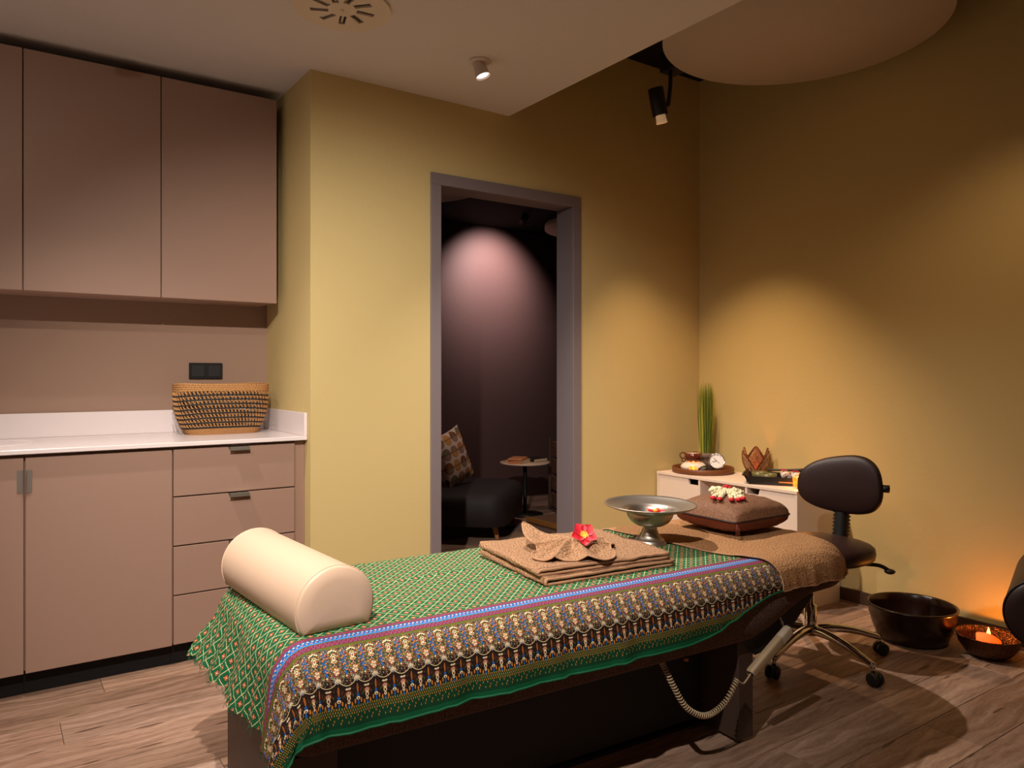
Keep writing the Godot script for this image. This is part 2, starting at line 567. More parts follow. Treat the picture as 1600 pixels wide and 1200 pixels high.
func border_material() -> StandardMaterial3D:
	# printed border of the batik, one repeat wide; rows run from the plain ground to the hem
	var w := 192
	var h := 1104
	var r := RandomNumberGenerator.new()
	r.seed = 41
	var im := Image.create(w, h, false, Image.FORMAT_RGB8)
	var cream := c8(236, 216, 176)
	var orange := c8(206, 128, 44)
	var blue := c8(22, 98, 184)
	var maroon := c8(104, 26, 36)
	var olive := c8(92, 96, 26)
	for y in h:
		for x in w:
			var col := c8(24, 26, 18)
			if y < 14: col = olive
			elif y < 80: col = c8(112, 28, 66)
			elif y < 92: col = olive
			elif y < 205: col = blue if y < 178 else c8(50, 130, 204)
			elif y < 217: col = olive
			elif y < 290: col = c8(108, 30, 60)
			elif y < 326: col = olive
			elif y < 600: col = c8(44, 58, 28) if posmod(x * 3 + y * 7, 5) < 3 else c8(76, 40, 24)
			elif y < 860: col = c8(34, 20, 16)
			elif y < 1055: col = c8(6, 70, 40) if posmod(x, 12) > 3 else c8(14, 30, 22)
			else: col = c8(4, 84, 50)
			im.set_pixel(x, y, col)
	for row in 4:
		for k in 12:
			dot(im, k * 16 + (row % 2) * 8, 24 + row * 15, 5, 4, c8(186, 140, 180) if (k + row) % 3 else c8(214, 60, 90), true)
			dot(im, k * 16 + (row % 2) * 8, 228 + row * 16, 5, 4, c8(196, 150, 190) if (k + row) % 3 else c8(190, 40, 80), true)
	for k in 4:
		dot(im, 24 + k * 48, 113, 12, 10, c8(248, 242, 222))
		dot(im, k * 48, 120, 5, 8, c8(14, 60, 60))
	for k in 2:
		var ox := 48 + k * 96
		dot(im, ox, 156, 15, 14, c8(214, 150, 120))
		dot(im, ox, 156, 8, 7, c8(150, 60, 50))
		dot(im, ox + 48, 152, 9, 22, c8(232, 164, 70), true)
		for q in 8: dot(im, ox - 40 + q * 11, 184 + (q % 2) * 5, 4, 4, c8(110, 168, 226))
	# dense flowers
	for k in 900:
		var x := r.randf_range(0, w)
		var y := r.randf_range(322, 610)
		var col: Color = [c8(190, 92, 50), c8(20, 86, 50), c8(150, 44, 44), orange, c8(40, 96, 150), c8(104, 128, 40), cream, c8(20, 20, 14)][r.randi() % 8]
		dot(im, x, y, r.randf_range(2, 6), r.randf_range(3, 7), col, r.randf() < 0.5)
	for k in 5:
		dot(im, 96 + (k - 2) * 19, 348 + absf(k - 2) * 9, 10, 8, cream)
	for k in 12:
		var a := TAU * k / 12
		dot(im, 96 + cos(a) * 25, 425 + sin(a) * 36, 7, 6, cream if k % 3 else c8(200, 110, 70))
	dot(im, 96, 426, 15, 20, cream)
	dot(im, 96, 424, 7, 8, maroon)
	dot(im, 84, 450, 5, 6, orange)
	dot(im, 110, 452, 5, 6, orange)
	dot(im, 96, 400, 6, 6, c8(60, 120, 60))
	for k in 9:
		for q in 3:
			dot(im, 176 + q * 16, 372 + k * 19 + (q % 2) * 9, 8, 9, blue if (k + q) % 3 else c8(214, 116, 60), true)
	dot(im, 0, 560, 12, 26, blue, true)
	dot(im, 0, 588, 9, 9, cream)
	for s in [-1, 1]:
		for k in 14:
			dot(im, 96 + s * (44 + 6 * sin(k * 0.4)), 380 + k * 13, 4, 6, c8(176, 84, 40) if k % 2 else c8(96, 130, 44))
	for k in 10:
		var a := TAU * k / 10
		dot(im, 96 + cos(a) * 22, 540 + sin(a) * 26, 9, 8, cream if k % 2 else c8(196, 120, 90))
	dot(im, 96, 540, 12, 18, cream)
	dot(im, 96, 540, 6, 8, maroon)
	for k in 170:
		var x := r.randf_range(0, w)
		var top := 612.0 + 60.0 * pow(absf(sin(PI * (x - 96.0) / 192.0)), 0.7)
		var y := r.randf_range(590, top - 6)
		dot(im, x, y, r.randf_range(2, 5), r.randf_range(3, 7), [c8(120, 34, 40), c8(28, 88, 84), cream, c8(150, 84, 44), c8(40, 70, 30)][r.randi() % 5], true)
	for k in 130:
		dot(im, r.randf_range(0, w), r.randf_range(690, 880), r.randf_range(2, 4), r.randf_range(3, 7), [c8(96, 46, 30), c8(20, 66, 40), c8(150, 92, 36), c8(60, 26, 22)][r.randi() % 4], true)
	# the scalloped vine
	for x in 192 * 3:
		var u := x / 3.0
		var y := 614.0 + 62.0 * pow(absf(sin(PI * u / 192.0)), 0.7)
		dot(im, u + 96, y, 3.6, 3.6, c8(226, 206, 150))
	for k in 7:
		dot(im, 96 + (k - 3) * 9, 606 + absf(k - 3) * 7, 4, 11, cream)
	dot(im, 96, 636, 9, 16, c8(190, 190, 214))
	dot(im, 96, 640, 4, 10, c8(40, 40, 90))
	# bow, dome and figure below each scallop
	for s in [-1, 1]: dot(im, 0 + s * 15, 706, 17, 11, cream, true)
	dot(im, 0, 708, 8, 8, cream)
	for k in 40:
		var a := PI + PI * k / 39
		dot(im, cos(a) * 38, 768 + sin(a) * 44, 5, 5, c8(112, 44, 30))
	dot(im, 0, 752, 24, 20, c8(214, 170, 130))
	dot(im, -9, 748, 5, 5, maroon)
	dot(im, 9, 748, 5, 5, maroon)
	dot(im, 0, 788, 18, 26, cream)
	dot(im, 0, 792, 9, 14, maroon)
	dot(im, 0, 828, 15, 14, cream)
	dot(im, 0, 826, 6, 6, c8(60, 20, 20))
	dot(im, 0, 866, 9, 22, blue)
	dot(im, 96, 716, 9, 44, c8(176, 100, 40))
	dot(im, 96, 776, 16, 20, blue, true)
	dot(im, 96, 806, 20, 16, cream)
	dot(im, 96, 810, 8, 8, c8(60, 20, 20))
	dot(im, 96, 846, 8, 22, blue)
	for s in [-1, 1]:
		dot(im, 96 + s * 32, 830, 8, 22, orange)
		dot(im, s * 32, 850, 8, 20, orange)
		dot(im, 48 * s + 96, 770, 5, 14, c8(36, 96, 52))
	for row in 6:
		for k in 8:
			if row < 3 or (k + row) % 3 == 0: dot(im, k * 24 + (row % 2) * 12, 878 + row * 26, 4.0, 11, orange if (k + row) % 4 else c8(170, 150, 40))
	var m := image_material(im, 0.75)
	m.texture_repeat = true
	return m

func cushion_material() -> StandardMaterial3D:
	var n := 256
	var im := Image.create(n, n, false, Image.FORMAT_RGB8)
	im.fill(c8(226, 204, 198))
	var tones := [c8(150, 96, 58), c8(196, 134, 78), c8(160, 128, 108), c8(126, 118, 92), c8(136, 84, 56), c8(204, 150, 92)]
	var k := 0
	for r in 4:
		for c in 4:
			dot(im, 32 + c * 64 + (r % 2) * 14, 32 + r * 64, 30, 29, tones[(k * 5 + r) % 6])
			dot(im, 32 + c * 64 + (r % 2) * 14, 32 + r * 64 + 11, 27, 17, tones[(k * 3 + 2) % 6])
			k += 1
	for r in 4:
		for y in range(r * 64 + 30, r * 64 + 34):
			for x in n: im.set_pixel(x, y, im.get_pixel(x, y).darkened(0.35))
	return image_material(im, 0.85)

# ------------------------------------------------------------------ the scene
func _ready() -> void:
	rng.seed = 77
	# --- camera, environment
	var cam := Camera3D.new()
	cam.name = "camera"
	add_child(cam)
	cam.projection = Camera3D.PROJECTION_FRUSTUM
	cam.near = 0.05
	cam.far = 60.0
	cam.size = 1200.0 / FOCAL * cam.near
	cam.frustum_offset = Vector2(0, (HORIZON - 600.0) / FOCAL * cam.near)
	cam.position = Vector3(0, EYE, 0)
	cam.rotation.y = -deg_to_rad(YAW)
	cam.current = true
	var we := WorldEnvironment.new()
	we.name = "environment"
	var env := Environment.new()
	env.background_mode = Environment.BG_COLOR
	env.background_color = Color.BLACK
	env.tonemap_mode = Environment.TONE_MAPPER_LINEAR
	env.tonemap_exposure = 1.0
	env.sdfgi_enabled = true
	env.ssao_enabled = true
	env.ssil_enabled = true
	we.environment = env
	add_child(we)
	make_materials()
	# --- the lamps the rooms have
	var white := c8(255, 243, 232)
	ceiling_spot(Vector3(1.689, CEIL, -2.672), Vector3(0.24, -1, 0.27), 4.2, 50.0, white, "small white ceiling spotlight above the doorway wall")
	ceiling_spot(Vector3(0.15, CEIL, -2.88), Vector3(0.12, -1, 0.22), 2.3, 56.0, white, "small white ceiling spotlight in front of the wall cabinets")
	ceiling_spot(Vector3(0.05, CEIL, -0.75), Vector3(1.4, -2.0, -2.25), 9.6, 38.0, white, "small white ceiling spotlight near the foot of the massage table")
	ceiling_spot(Vector3(-0.55, CEIL, -1.5), Vector3(0.1, -1, -0.45), 1.45, 82.0, white, "small white ceiling spotlight over the open floor left of the table")
	ceiling_track()
	track_spot(Vector3(2.70, 2.50, -2.632), Vector3(0.28, -1, 0.0), 2.9, 38.0, "black track spotlight under the dark ceiling beside the doorway wall")
	track_spot(Vector3(2.70, 2.50, -0.80), Vector3(0.75, -1, -0.55), 0.5, 36.0, "black track spotlight on the stretch of track beyond the round sail")
	lounge_lamps()
	# --- large structure, then the objects
	shell()
	floors()
	doorway()
	lounge_room()
	niche()
	ceiling_things()
	massage_table()
	things_on_table()
	sideboard()
	things_on_sideboard()
	task_chair()
	floor_things()
	lounge_furniture()

func shell() -> void:
	var t := 0.2
	wall_mesh("wall_far", "olive yellow painted wall with the doorway", [
		[Vector3(XN, 0, ZD - 0.13), Vector3(1.722, HIGH, ZD)],
		[Vector3(2.637, 0, ZD - 0.13), Vector3(XR, HIGH, ZD)],
		[Vector3(1.722, 2.12, ZD - 0.13), Vector3(2.637, HIGH, ZD)],
		[Vector3(XN, 0, ZN - t), Vector3(XN + 0.15, HIGH, ZD - 0.13)]], M.wall_yellow)
	wall_mesh("wall_right", "olive yellow painted wall behind the white sideboard", [[Vector3(XR, 0, ZD - 0.13), Vector3(XR + t, HIGH, ZB + t)]], M.wall_yellow)
	wall_mesh("wall_niche", "taupe wall behind the wall cabinets", [[Vector3(XL - t, 0, ZN - t), Vector3(XN, HIGH, ZN)]], M.wall_taupe)
	wall_mesh("wall_left", "pale plaster wall at the end of the worktop", [[Vector3(XL - t, 0, ZN), Vector3(XL, HIGH, ZB + t)]], M.wall_pale)
	wall_mesh("wall_near", "pale plaster wall facing the doorway", [[Vector3(XL, 0, ZB), Vector3(XR, HIGH, ZB + t)]], M.wall_pale)
	wall_mesh("ceiling", "lowered pale plaster ceiling over the niche and doorway", [[Vector3(XL, CEIL, ZN), Vector3(XN, HIGH, ZD)], [Vector3(XL, CEIL, ZD), Vector3(SOFFIT, HIGH, -2.679)], [Vector3(XL, CEIL, -2.443), Vector3(SOFFIT, HIGH, ZB)],
		# round the shaft above the air diffuser
		[Vector3(XL, CEIL, -2.679), Vector3(0.918, HIGH, -2.443)], [Vector3(1.154, CEIL, -2.679), Vector3(SOFFIT, HIGH, -2.443)]], M.ceiling)
	wall_mesh("ceiling_001", "black upper ceiling above the round sail", [[Vector3(XL - t, HIGH, ZN - t), Vector3(XR + t, HIGH + 0.15, ZB + t)]], M.black_paint)
	wall_mesh("baseboard_right", "low brown baseboard along the yellow wall", [[Vector3(XR - 0.012, 0, ZD), Vector3(XR, 0.072, ZB)]], M.baseboard)
	wall_mesh("trim_1", "thin pale strip where the baseboard meets the floor", [[Vector3(XR - 0.022, 0, ZD), Vector3(XR - 0.012, 0.009, ZB)]], M.strip)
	wall_mesh("baseboard_far", "low brown baseboard under the doorway wall", [[Vector3(XN, 0, ZD), Vector3(1.717, 0.072, ZD + 0.012)], [Vector3(2.642, 0, ZD), Vector3(XR - 0.012, 0.072, ZD + 0.012)]], M.baseboard)

func floors() -> void:
	var f := structure("floor", "greyish brown wood plank floor")
	var st := new_st()
	minmax(st, Vector3(XL - 0.2, -0.12, LZ - 0.2), Vector3(LX1 + 0.2, -0.006, ZB + 0.2))
	part("subfloor", st, M.dark_gap, f)
	# planks run along x
	var w := 0.184
	var len := 1.22
	var mesh := {}
	var row := 0
	var z := ZB
	while z > LZ:
		var x0: float = (LX0 if z < ZD - 0.2 else XL)
		var x1: float = (LX1 if z < ZD - 0.2 else XR)
		if z >= ZD - 0.2 and z < ZD + 0.2: x1 = XR
		var x: float = x0 - fposmod(row * 0.437, 1.0) * len
		while x < x1:
			var a: float = maxf(x, x0)
			var b: float = minf(x + len, x1)
			if b - a > 0.02:
				var key: int = roundi((b - a) * 1000)
				if not mesh.has(key):
					st = new_st()
					cbox(st, Vector3.ZERO, Vector3(b - a - 0.0012, 0.01, w - 0.0012), 0.0012)
					mesh[key] = commit(st)
				var o := MeshInstance3D.new()
				o.mesh = mesh[key]
				o.set_surface_override_material(0, M.planks[(row * 5 + int(floor(x * 7.0))) % 6 if x > 0 else (row * 3 + int(-x * 5.0)) % 6])
				o.name = "plank"
				f.add_child(o, true)
				o.position = Vector3((a + b) / 2, -0.005, z - w / 2)
			x += len
		z -= w
		row += 1

func doorway() -> void:
	var d := structure("door_1", "open doorway with a grey painted frame")
	var x0 := 1.717
	var x1 := 2.642
	var top := 2.125
	var cw := 0.056
	for s in [0, 1]:
		var st := new_st()
		var a: float = x0 if s == 0 else x1 - cw
		minmax(st, Vector3(a, 0, ZD + 0.0005), Vector3(a + cw, top - cw, ZD + 0.012), 0.002)
		part("casing", st, M.frame_grey, d)
		st = new_st()
		var j: float = x0 + cw - 0.018 if s == 0 else x1 - cw - 0.002
		minmax(st, Vector3(j, 0, ZD - 0.131), Vector3(j + 0.02, top - cw, ZD - 0.0005), 0.001)
		part("jamb", st, M.frame_grey, d)
	var st := new_st()
	minmax(st, Vector3(x0, top - cw, ZD + 0.0005), Vector3(x1, top, ZD + 0.012), 0.002)
	part("head_casing", st, M.frame_grey, d)
	st = new_st()
	minmax(st, Vector3(x0 + cw - 0.018, top - cw, ZD - 0.131), Vector3(x1 - cw + 0.018, top - cw + 0.02, ZD - 0.0005), 0.001)
	part("head_jamb", st, M.frame_grey, d)

func lounge_room() -> void:
	var t := 0.2
	wall_mesh("wall_lounge_far", "dark mauve wall lit by a spotlight beyond the doorway", [[Vector3(LX0 - t, 0, LZ - t), Vector3(LX1 + t, LCEIL + 0.5, LZ)]], M.lounge_wall)
	wall_mesh("wall_lounge_left", "dark mauve side wall beyond the doorway", [[Vector3(LX0 - t, 0, LZ), Vector3(LX0, LCEIL + 0.5, ZN - t)]], M.lounge_wall)
	wall_mesh("wall_lounge_right", "dark mauve end wall beyond the doorway", [[Vector3(LX1, 0, LZ), Vector3(LX1 + t, LCEIL + 0.5, ZD)]], M.lounge_wall)
	wall_mesh("wall_lounge_near", "dark mauve wall beside the doorway", [[Vector3(XR + t, 0, ZD - 0.13), Vector3(LX1, LCEIL + 0.5, ZD)]], M.lounge_wall)
	wall_mesh("ceiling_002", "black ceiling beyond the doorway", [[Vector3(LX0 - t, LCEIL, LZ), Vector3(LX1 + t, LCEIL + 0.1, ZN - t)], [Vector3(XN + 0.15, LCEIL, ZN - t), Vector3(LX1 + t, LCEIL + 0.1, ZD - 0.13)]], M.black_paint)

# ------------------------------------------------------------------ niche with cabinets
func niche() -> void:
	# wall cabinets
	var zf := -3.49
	var top := 2.435
	var bot := 1.492
	var edges := [-1.381, -0.886, -0.391, 0.104, 0.599, 1.094]
	var labels := ["taupe wall cabinet at the far left end", "taupe wall cabinet, fourth from the yellow corner", "taupe wall cabinet above the basin, third from the yellow corner", "taupe wall cabinet, second from the yellow corner", "taupe wall cabinet next to the yellow corner, above the basket"]
	for i in 5:
		if i < 2: continue
		var a: float = edges[i]
		var b: float = edges[i + 1]
		var t := thing("wall_cabinet", labels[i], "cabinet", Vector3((a + b) / 2, bot, ZN), 0.0, "taupe wall cabinets")
		var w := b - a
		var st := new_st()
		minmax(st, Vector3(-w / 2, 0.004, 0.002), Vector3(w / 2, top - bot, zf - ZN - 0.022), 0.001)
		part("body", st, M.cabinet, t)
		st = new_st()
		minmax(st, Vector3(-w / 2 + 0.002, 0, zf - ZN - 0.019), Vector3(w / 2 - 0.002, top - bot, zf - ZN), 0.0015)
		part("door", st, M.cabinet, t)
	# base cabinets
	var bf := -3.216
	var ul := 0.092
	var uh := 0.868
	var be := [-0.39, 0.100, 0.594, 1.085]
	for i in 2:
		var a: float = be[i]
		var b: float = be[i + 1]
		var t := thing("base_cabinet", ["taupe base cabinet under the basin with a handle on its right edge", "taupe base cabinet between the basin and the drawers"][i], "cabinet", Vector3((a + b) / 2, 0, ZN), 0.0, "taupe base cabinets")
		var w := b - a
		var st := new_st()
		minmax(st, Vector3(-w / 2 + 0.0005, ul, 0.03), Vector3(w / 2 - 0.0005, uh + 0.005, bf - ZN - 0.024), 0.001)
		part("body", st, M.cabinet, t)
		st = new_st()
		minmax(st, Vector3(-w / 2 + 0.0035, ul - 0.004, bf - ZN - 0.02), Vector3(w / 2 - 0.002, uh - 0.004, bf - ZN), 0.0015)
		var door := part("door", st, M.cabinet, t)
		st = new_st()
		var hx: float = w / 2 - 0.004 if i == 0 else -w / 2 + 0.006
		var hw: float = -0.018 if i == 0 else 0.018
		var y0 := 0.738
		var y1 := 0.821
		minmax(st, Vector3(minf(hx, hx + hw), y0, bf - ZN + 0.0005), Vector3(maxf(hx, hx + hw), y1, bf - ZN + 0.0025), 0.0008)
		minmax(st, Vector3(hx - (0.0015 if i == 0 else 0.0), y0, bf - ZN + 0.0005), Vector3(hx + (0.0 if i == 0 else 0.0015), y1, bf - ZN + 0.026), 0.0007)
		part("handle", st, M.steel, door, "brushed steel edge pull")
		st = new_st()
		minmax(st, Vector3(-w / 2, 0, 0.3), Vector3(w / 2, ul - 0.005, -3.265 - ZN), 0.001)
		part("plinth", st, M.kick, t, "black plinth")
	# drawers
	var a: float = be[2]
	var b: float = be[3]
	var w := b - a
	var t := thing("drawer_cabinet", "taupe drawer cabinet with steel edge pulls beside the yellow corner", "cabinet", Vector3((a + b) / 2, 0, ZN))
	var st := new_st()
	minmax(st, Vector3(-w / 2 + 0.0005, ul, 0.03), Vector3(w / 2, uh + 0.005, bf - ZN - 0.024), 0.001)
	part("body", st, M.cabinet, t)
	st = new_st()
	minmax(st, Vector3(w / 2 + 0.0005, ul - 0.004, 0.03), Vector3(XN - (a + b) / 2 - 0.001, uh + 0.004, bf - ZN - 0.016), 0.001)
	part("filler_panel", st, M.cabinet, t)
	st = new_st()
	minmax(st, Vector3(-w / 2, 0, 0.3), Vector3(XN - (a + b) / 2 - 0.001, ul - 0.005, -3.265 - ZN), 0.001)
	part("plinth", st, M.kick, t, "black plinth")
	var ys := [0.868, 0.677, 0.481, 0.285, 0.088]
	for i in 4:
		st = new_st()
		minmax(st, Vector3(-w / 2 + 0.003, ys[i + 1] + 0.002, bf - ZN - 0.02), Vector3(w / 2 - 0.001, ys[i] - 0.003, bf - ZN), 0.0015)
		var dr := part("drawer", st, M.cabinet, t)
		st = new_st()
		var hy: float = ys[i] - 0.004
		minmax(st, Vector3(-0.033, hy - 0.001, bf - ZN - 0.012), Vector3(0.047, hy + 0.0012, bf - ZN + 0.028), 0.0008)
		minmax(st, Vector3(-0.033, hy - 0.013, bf - ZN + 0.0262), Vector3(0.047, hy + 0.0012, bf - ZN + 0.0282), 0.0008)
		part("handle", st, M.steel, dr, "brushed steel edge pull")
	# worktop with splashbacks
	var wt := thing("worktop", "white solid worktop with an upstand and an integrated basin", "worktop", Vector3(0, 0.878, ZN))
	st = new_st()
	minmax(st, Vector3(XL, 0, 0.0), Vector3(XN - 0.001, 0.017, -3.196 - ZN), 0.002)
	part("top", st, M.worktop, wt)
	st = new_st()
	minmax(st, Vector3(XL, 0.0172, 0.001), Vector3(XN - 0.001, 0.121, 0.013), 0.0015)
	part("upstand", st, M.worktop, wt)
	st = new_st()
	minmax(st, Vector3(XN - 0.014, 0.0172, 0.0132), Vector3(XN - 0.001, 0.119, -3.197 - ZN), 0.0015)
	part("side_upstand", st, M.worktop, wt)
	st = new_st()
	var prof := []
	for k in 9:
		var u := k / 8.0
		prof.append([0.245 - 0.03 * u, 0.0172 + 0.004 * sin(u * PI)])
	prof.append_array([[0.21, 0.0165], [0.19, 0.0174], [0.10, 0.0173], [0.0, 0.01728]])
	lathe(st, prof, 64, Transform3D(Basis.from_scale(Vector3(1.0, 1, 0.72)), Vector3(-0.08, 0, 0.25)))
	part("basin", st, M.worktop, wt)
	# socket
	var so := thing("socket_plate", "black double socket plate on the taupe wall above the basket", "socket", Vector3(0.8435, 1.18, ZN + 0.001))
	st = new_st()
	cbox(st, Vector3(0, 0, 0.005), Vector3(0.151, 0.076, 0.01), 0.002)
	part("plate", st, M.socket, so)
	for s in [-1, 1]:
		st = new_st()
		cbox(st, Vector3(s * 0.037, 0, 0.011), Vector3(0.056, 0.056, 0.003), 0.001)
		part("socket_insert", st, M.black_plastic, so)
	basket()

var basket_turn := []

func basket_angle(th: float) -> float:
	# spreads the strands evenly round the oblong plan
	if basket_turn.is_empty():
		var total := 0.0
		var last := Vector2.ZERO
		for i in 1441:
			var a := TAU * i / 1440.0
			var p := Vector2(signf(cos(a)) * pow(absf(cos(a)), 0.62) * 0.19, signf(sin(a)) * pow(absf(sin(a)), 0.62) * 0.11)
			if i > 0: total += p.distance_to(last)
			last = p
			basket_turn.append(total)
	var want: float = fposmod(th, TAU) / TAU * basket_turn[1440]
	var lo: int = clampi(basket_turn.bsearch(want), 1, 1440)
	var f: float = (want - basket_turn[lo - 1]) / maxf(basket_turn[lo] - basket_turn[lo - 1], 1e-9)
	return TAU * (lo - 1 + f) / 1440.0

func basket_point(turn: float, v: float, off := 0.0) -> Vector3:
	var th := basket_angle(turn)
	# v 0 at the bottom, 1 at the rim; rounded oblong plan that widens upwards and sags a little
	var bulge := sin(v * PI) * 0.012
	var hw := lerpf(0.150, 0.201, pow(v, 0.75)) + bulge + off
	var hd := lerpf(0.085, 0.112, pow(v, 0.75)) + bulge + off
	var c := cos(th)
	var s := sin(th)
	var e := 0.62
	var x := signf(c) * pow(absf(c), e) * hw
	var z := signf(s) * pow(absf(s), e) * hd
	var y := v * 0.226 - (0.006 * sin(v * PI) * cos(2.0 * th))
	if v > 0.8: y += 0.004 * cos(2 * th + 1.0) * (v - 0.8) * 5.0
	return Vector3(x, y, z)

func basket() -> void:
	var t := thing("woven_basket", "straw basket woven with black cord standing on the white worktop", "basket", Vector3(0.872, 0.8955, -3.60), 0.0)
	var n := 72
	var ring := func(v: float, off: float) -> Array:
		var out := []
		for k in n: out.append(basket_point(TAU * k / n, v, off))
		return out
	var st := new_st()
	var fl: Array = ring.call(0.03, -0.002)
	for k in n: tri(st, Vector3(0, 0.006, 0), fl[k], fl[(k + 1) % n])
	part("basket_bottom", st, M.straw, t)
	# plain braided bands at the bottom and rim
	for bnd in [[0.0, 0.115, "base_band"], [0.85, 1.0, "rim_band"]]:
		st = new_st()
		var rope := 4
		for q in rope:
			var v: float = lerpf(bnd[0], bnd[1], (q + 0.5) / rope)
			var rr: float = (bnd[1] - bnd[0]) * 0.226 / rope * 0.58
			for strand in 2:
				var pts := []
				for k in n * 2:
					var th := TAU * k / (n * 2)
					var ph := th * 46.0 + strand * PI + q
					var p := basket_point(th, v, 0.0)
					var o := Vector3(p.x, 0, p.z).normalized()
					pts.append(p + o * cos(ph) * rr * 0.5 + Vector3.UP * sin(ph) * rr * 0.5)
				tube(st, pts, rr * 0.75, 6, false, true)
		part(bnd[2], st, M.straw, t)
	# rows of crossing straw between black cords
	for r in 8:
		var v0 := 0.125 + 0.09 * r
		var v1 := v0 + 0.09
		st = new_st()
		for q in [v0 + 0.004, v0 + 0.018]:
			var pts: Array = ring.call(q, 0.002)
			tube(st, pts, 0.0027, 6, false, true)
		part("black_cord", st, M.black_cord, t)
		st = new_st()
		var m := 66
		for k in m:
			var th := TAU * (k + 0.37 * r) / m
			var dth := TAU / m
			var a := basket_point(th, v0 + 0.012, 0.0005)
			var b := basket_point(th + dth * 0.62, v1 + 0.006, 0.0005)
			var mid := basket_point(th + dth * 0.3, (v0 + v1) / 2 + 0.008, 0.004)
			tube(st, [a, mid, b], 0.0029, 5, false)
			if k % 2 == r % 2 or r < 4:
				var c := basket_point(th + dth * 0.55, v0 + 0.012, 0.0005)
				var d := basket_point(th + dth * 0.05, (v0 + v1) / 2 + 0.004, 0.002)
				tube(st, [c, d], 0.0024, 5, false)
		part("straw_row", st, M.straw, t)
	# crumpled clear bag behind it
	var f := thing("clear_plastic_bag", "crumpled clear plastic wrap behind and around the woven basket", "plastic bag", Vector3(0.872, 0.8955, -3.60))
	st = new_st()
	var nz := FastNoiseLite.new()
	nz.seed = 31
	nz.frequency = 9.0
	var g := []
	for i in 13:
		var rw := []
		for k in 49:
			var th := PI * 0.94 + PI * 1.12 * k / 48.0
			var v := 0.004 + 0.42 * i / 12.0
			var p := basket_point(th, v, 0.018)
			var o := Vector3(p.x, 0, p.z).normalized()
			p += o * (0.012 * nz.get_noise_3d(p.x * 4, p.y * 2, p.z * 4) + 0.006 * nz.get_noise_3d(p.x * 9, p.y * 5, p.z * 9 + 4)) * (0.4 + v)
			p.y = maxf(p.y, 0.001)
			if p.z < -0.160: p.z = -0.160
			rw.append(p)
		g.append(rw)
	sheet(st, g)
	part("wrap", st, M.film, f)

# ------------------------------------------------------------------ ceiling
func ceiling_things() -> void:
	# swirl diffuser
	var at := Vector3(1.036, CEIL, -2.561)
	var t := thing("air_diffuser", "round cream ceiling air diffuser with radial slots", "air vent", at)
	var root := CSGCylinder3D.new()
	root.radius = 0.172
	root.height = 0.008
	root.sides = 64
	root.name = "face_plate"
	root.material = M.vent_white
	root.position = Vector3(0, -0.0055, 0)
	t.add_child(root, true)
	var n := 9
	for k in n:
		var bx := CSGBox3D.new()
		bx.operation = CSGShape3D.OPERATION_SUBTRACTION
		bx.size = Vector3(0.064, 0.03, 0.024)
		bx.name = "slot"
		bx.material = M.vent_white
		var a := TAU * k / n + 0.22
		bx.position = Vector3(cos(a) * 0.082, 0, sin(a) * 0.082)
		bx.rotation.y = -a + 0.12
		root.add_child(bx, true)
	var st := new_st()
	for k in n:
		var a := TAU * k / n + 0.22
		st = new_st()
		var xf := Transform3D(Basis(Vector3.UP, -a + 0.12) * Basis(Vector3(1, 0, 0), 0.55), Vector3(cos(a) * 0.082, -0.002, sin(a) * 0.082))
		cbox(st, Vector3.ZERO, Vector3(0.060, 0.0012, 0.008), 0.0003, xf)
		part("vane", st, M.vent_white, t)
	st = new_st()
	lathe(st, [[0.0, -0.012], [0.006, -0.012], [0.007, -0.0095]], 16)
	part("screw_cap", st, M.steel, t)
	# suspended round sail
	var s := thing("ceiling_sail", "large round beige acoustic sail hanging under the black ceiling", "ceiling panel", Vector3(2.904, 2.65, -1.98))
	st = new_st()
	lathe(st, [[0.0, 0.0], [0.586, 0.0], [0.59, 0.004], [0.59, 0.046], [0.586, 0.05], [0.0, 0.05]], 96)
	part("panel", st, M.sail, s)
	for k in 3:
		var a := TAU * k / 3 + 0.4
		st = new_st()
		tube(st, [Vector3(cos(a) * 0.4, 0.05, sin(a) * 0.4), Vector3(cos(a) * 0.4, HIGH - 2.65, sin(a) * 0.4)], 0.0015, 6)
		part("hanging_wire", st, M.steel, s)

func ceiling_track() -> void:
	var tr := thing("ceiling_track", "black lighting track on the upper ceiling beside the round sail", "track", Vector3(2.80, HIGH, -1.75))
	var st := new_st()
	cbox(st, Vector3(0, -0.018, 0), Vector3(0.036, 0.034, 2.7), 0.002)
	part("rail", st, M.black_metal, tr)

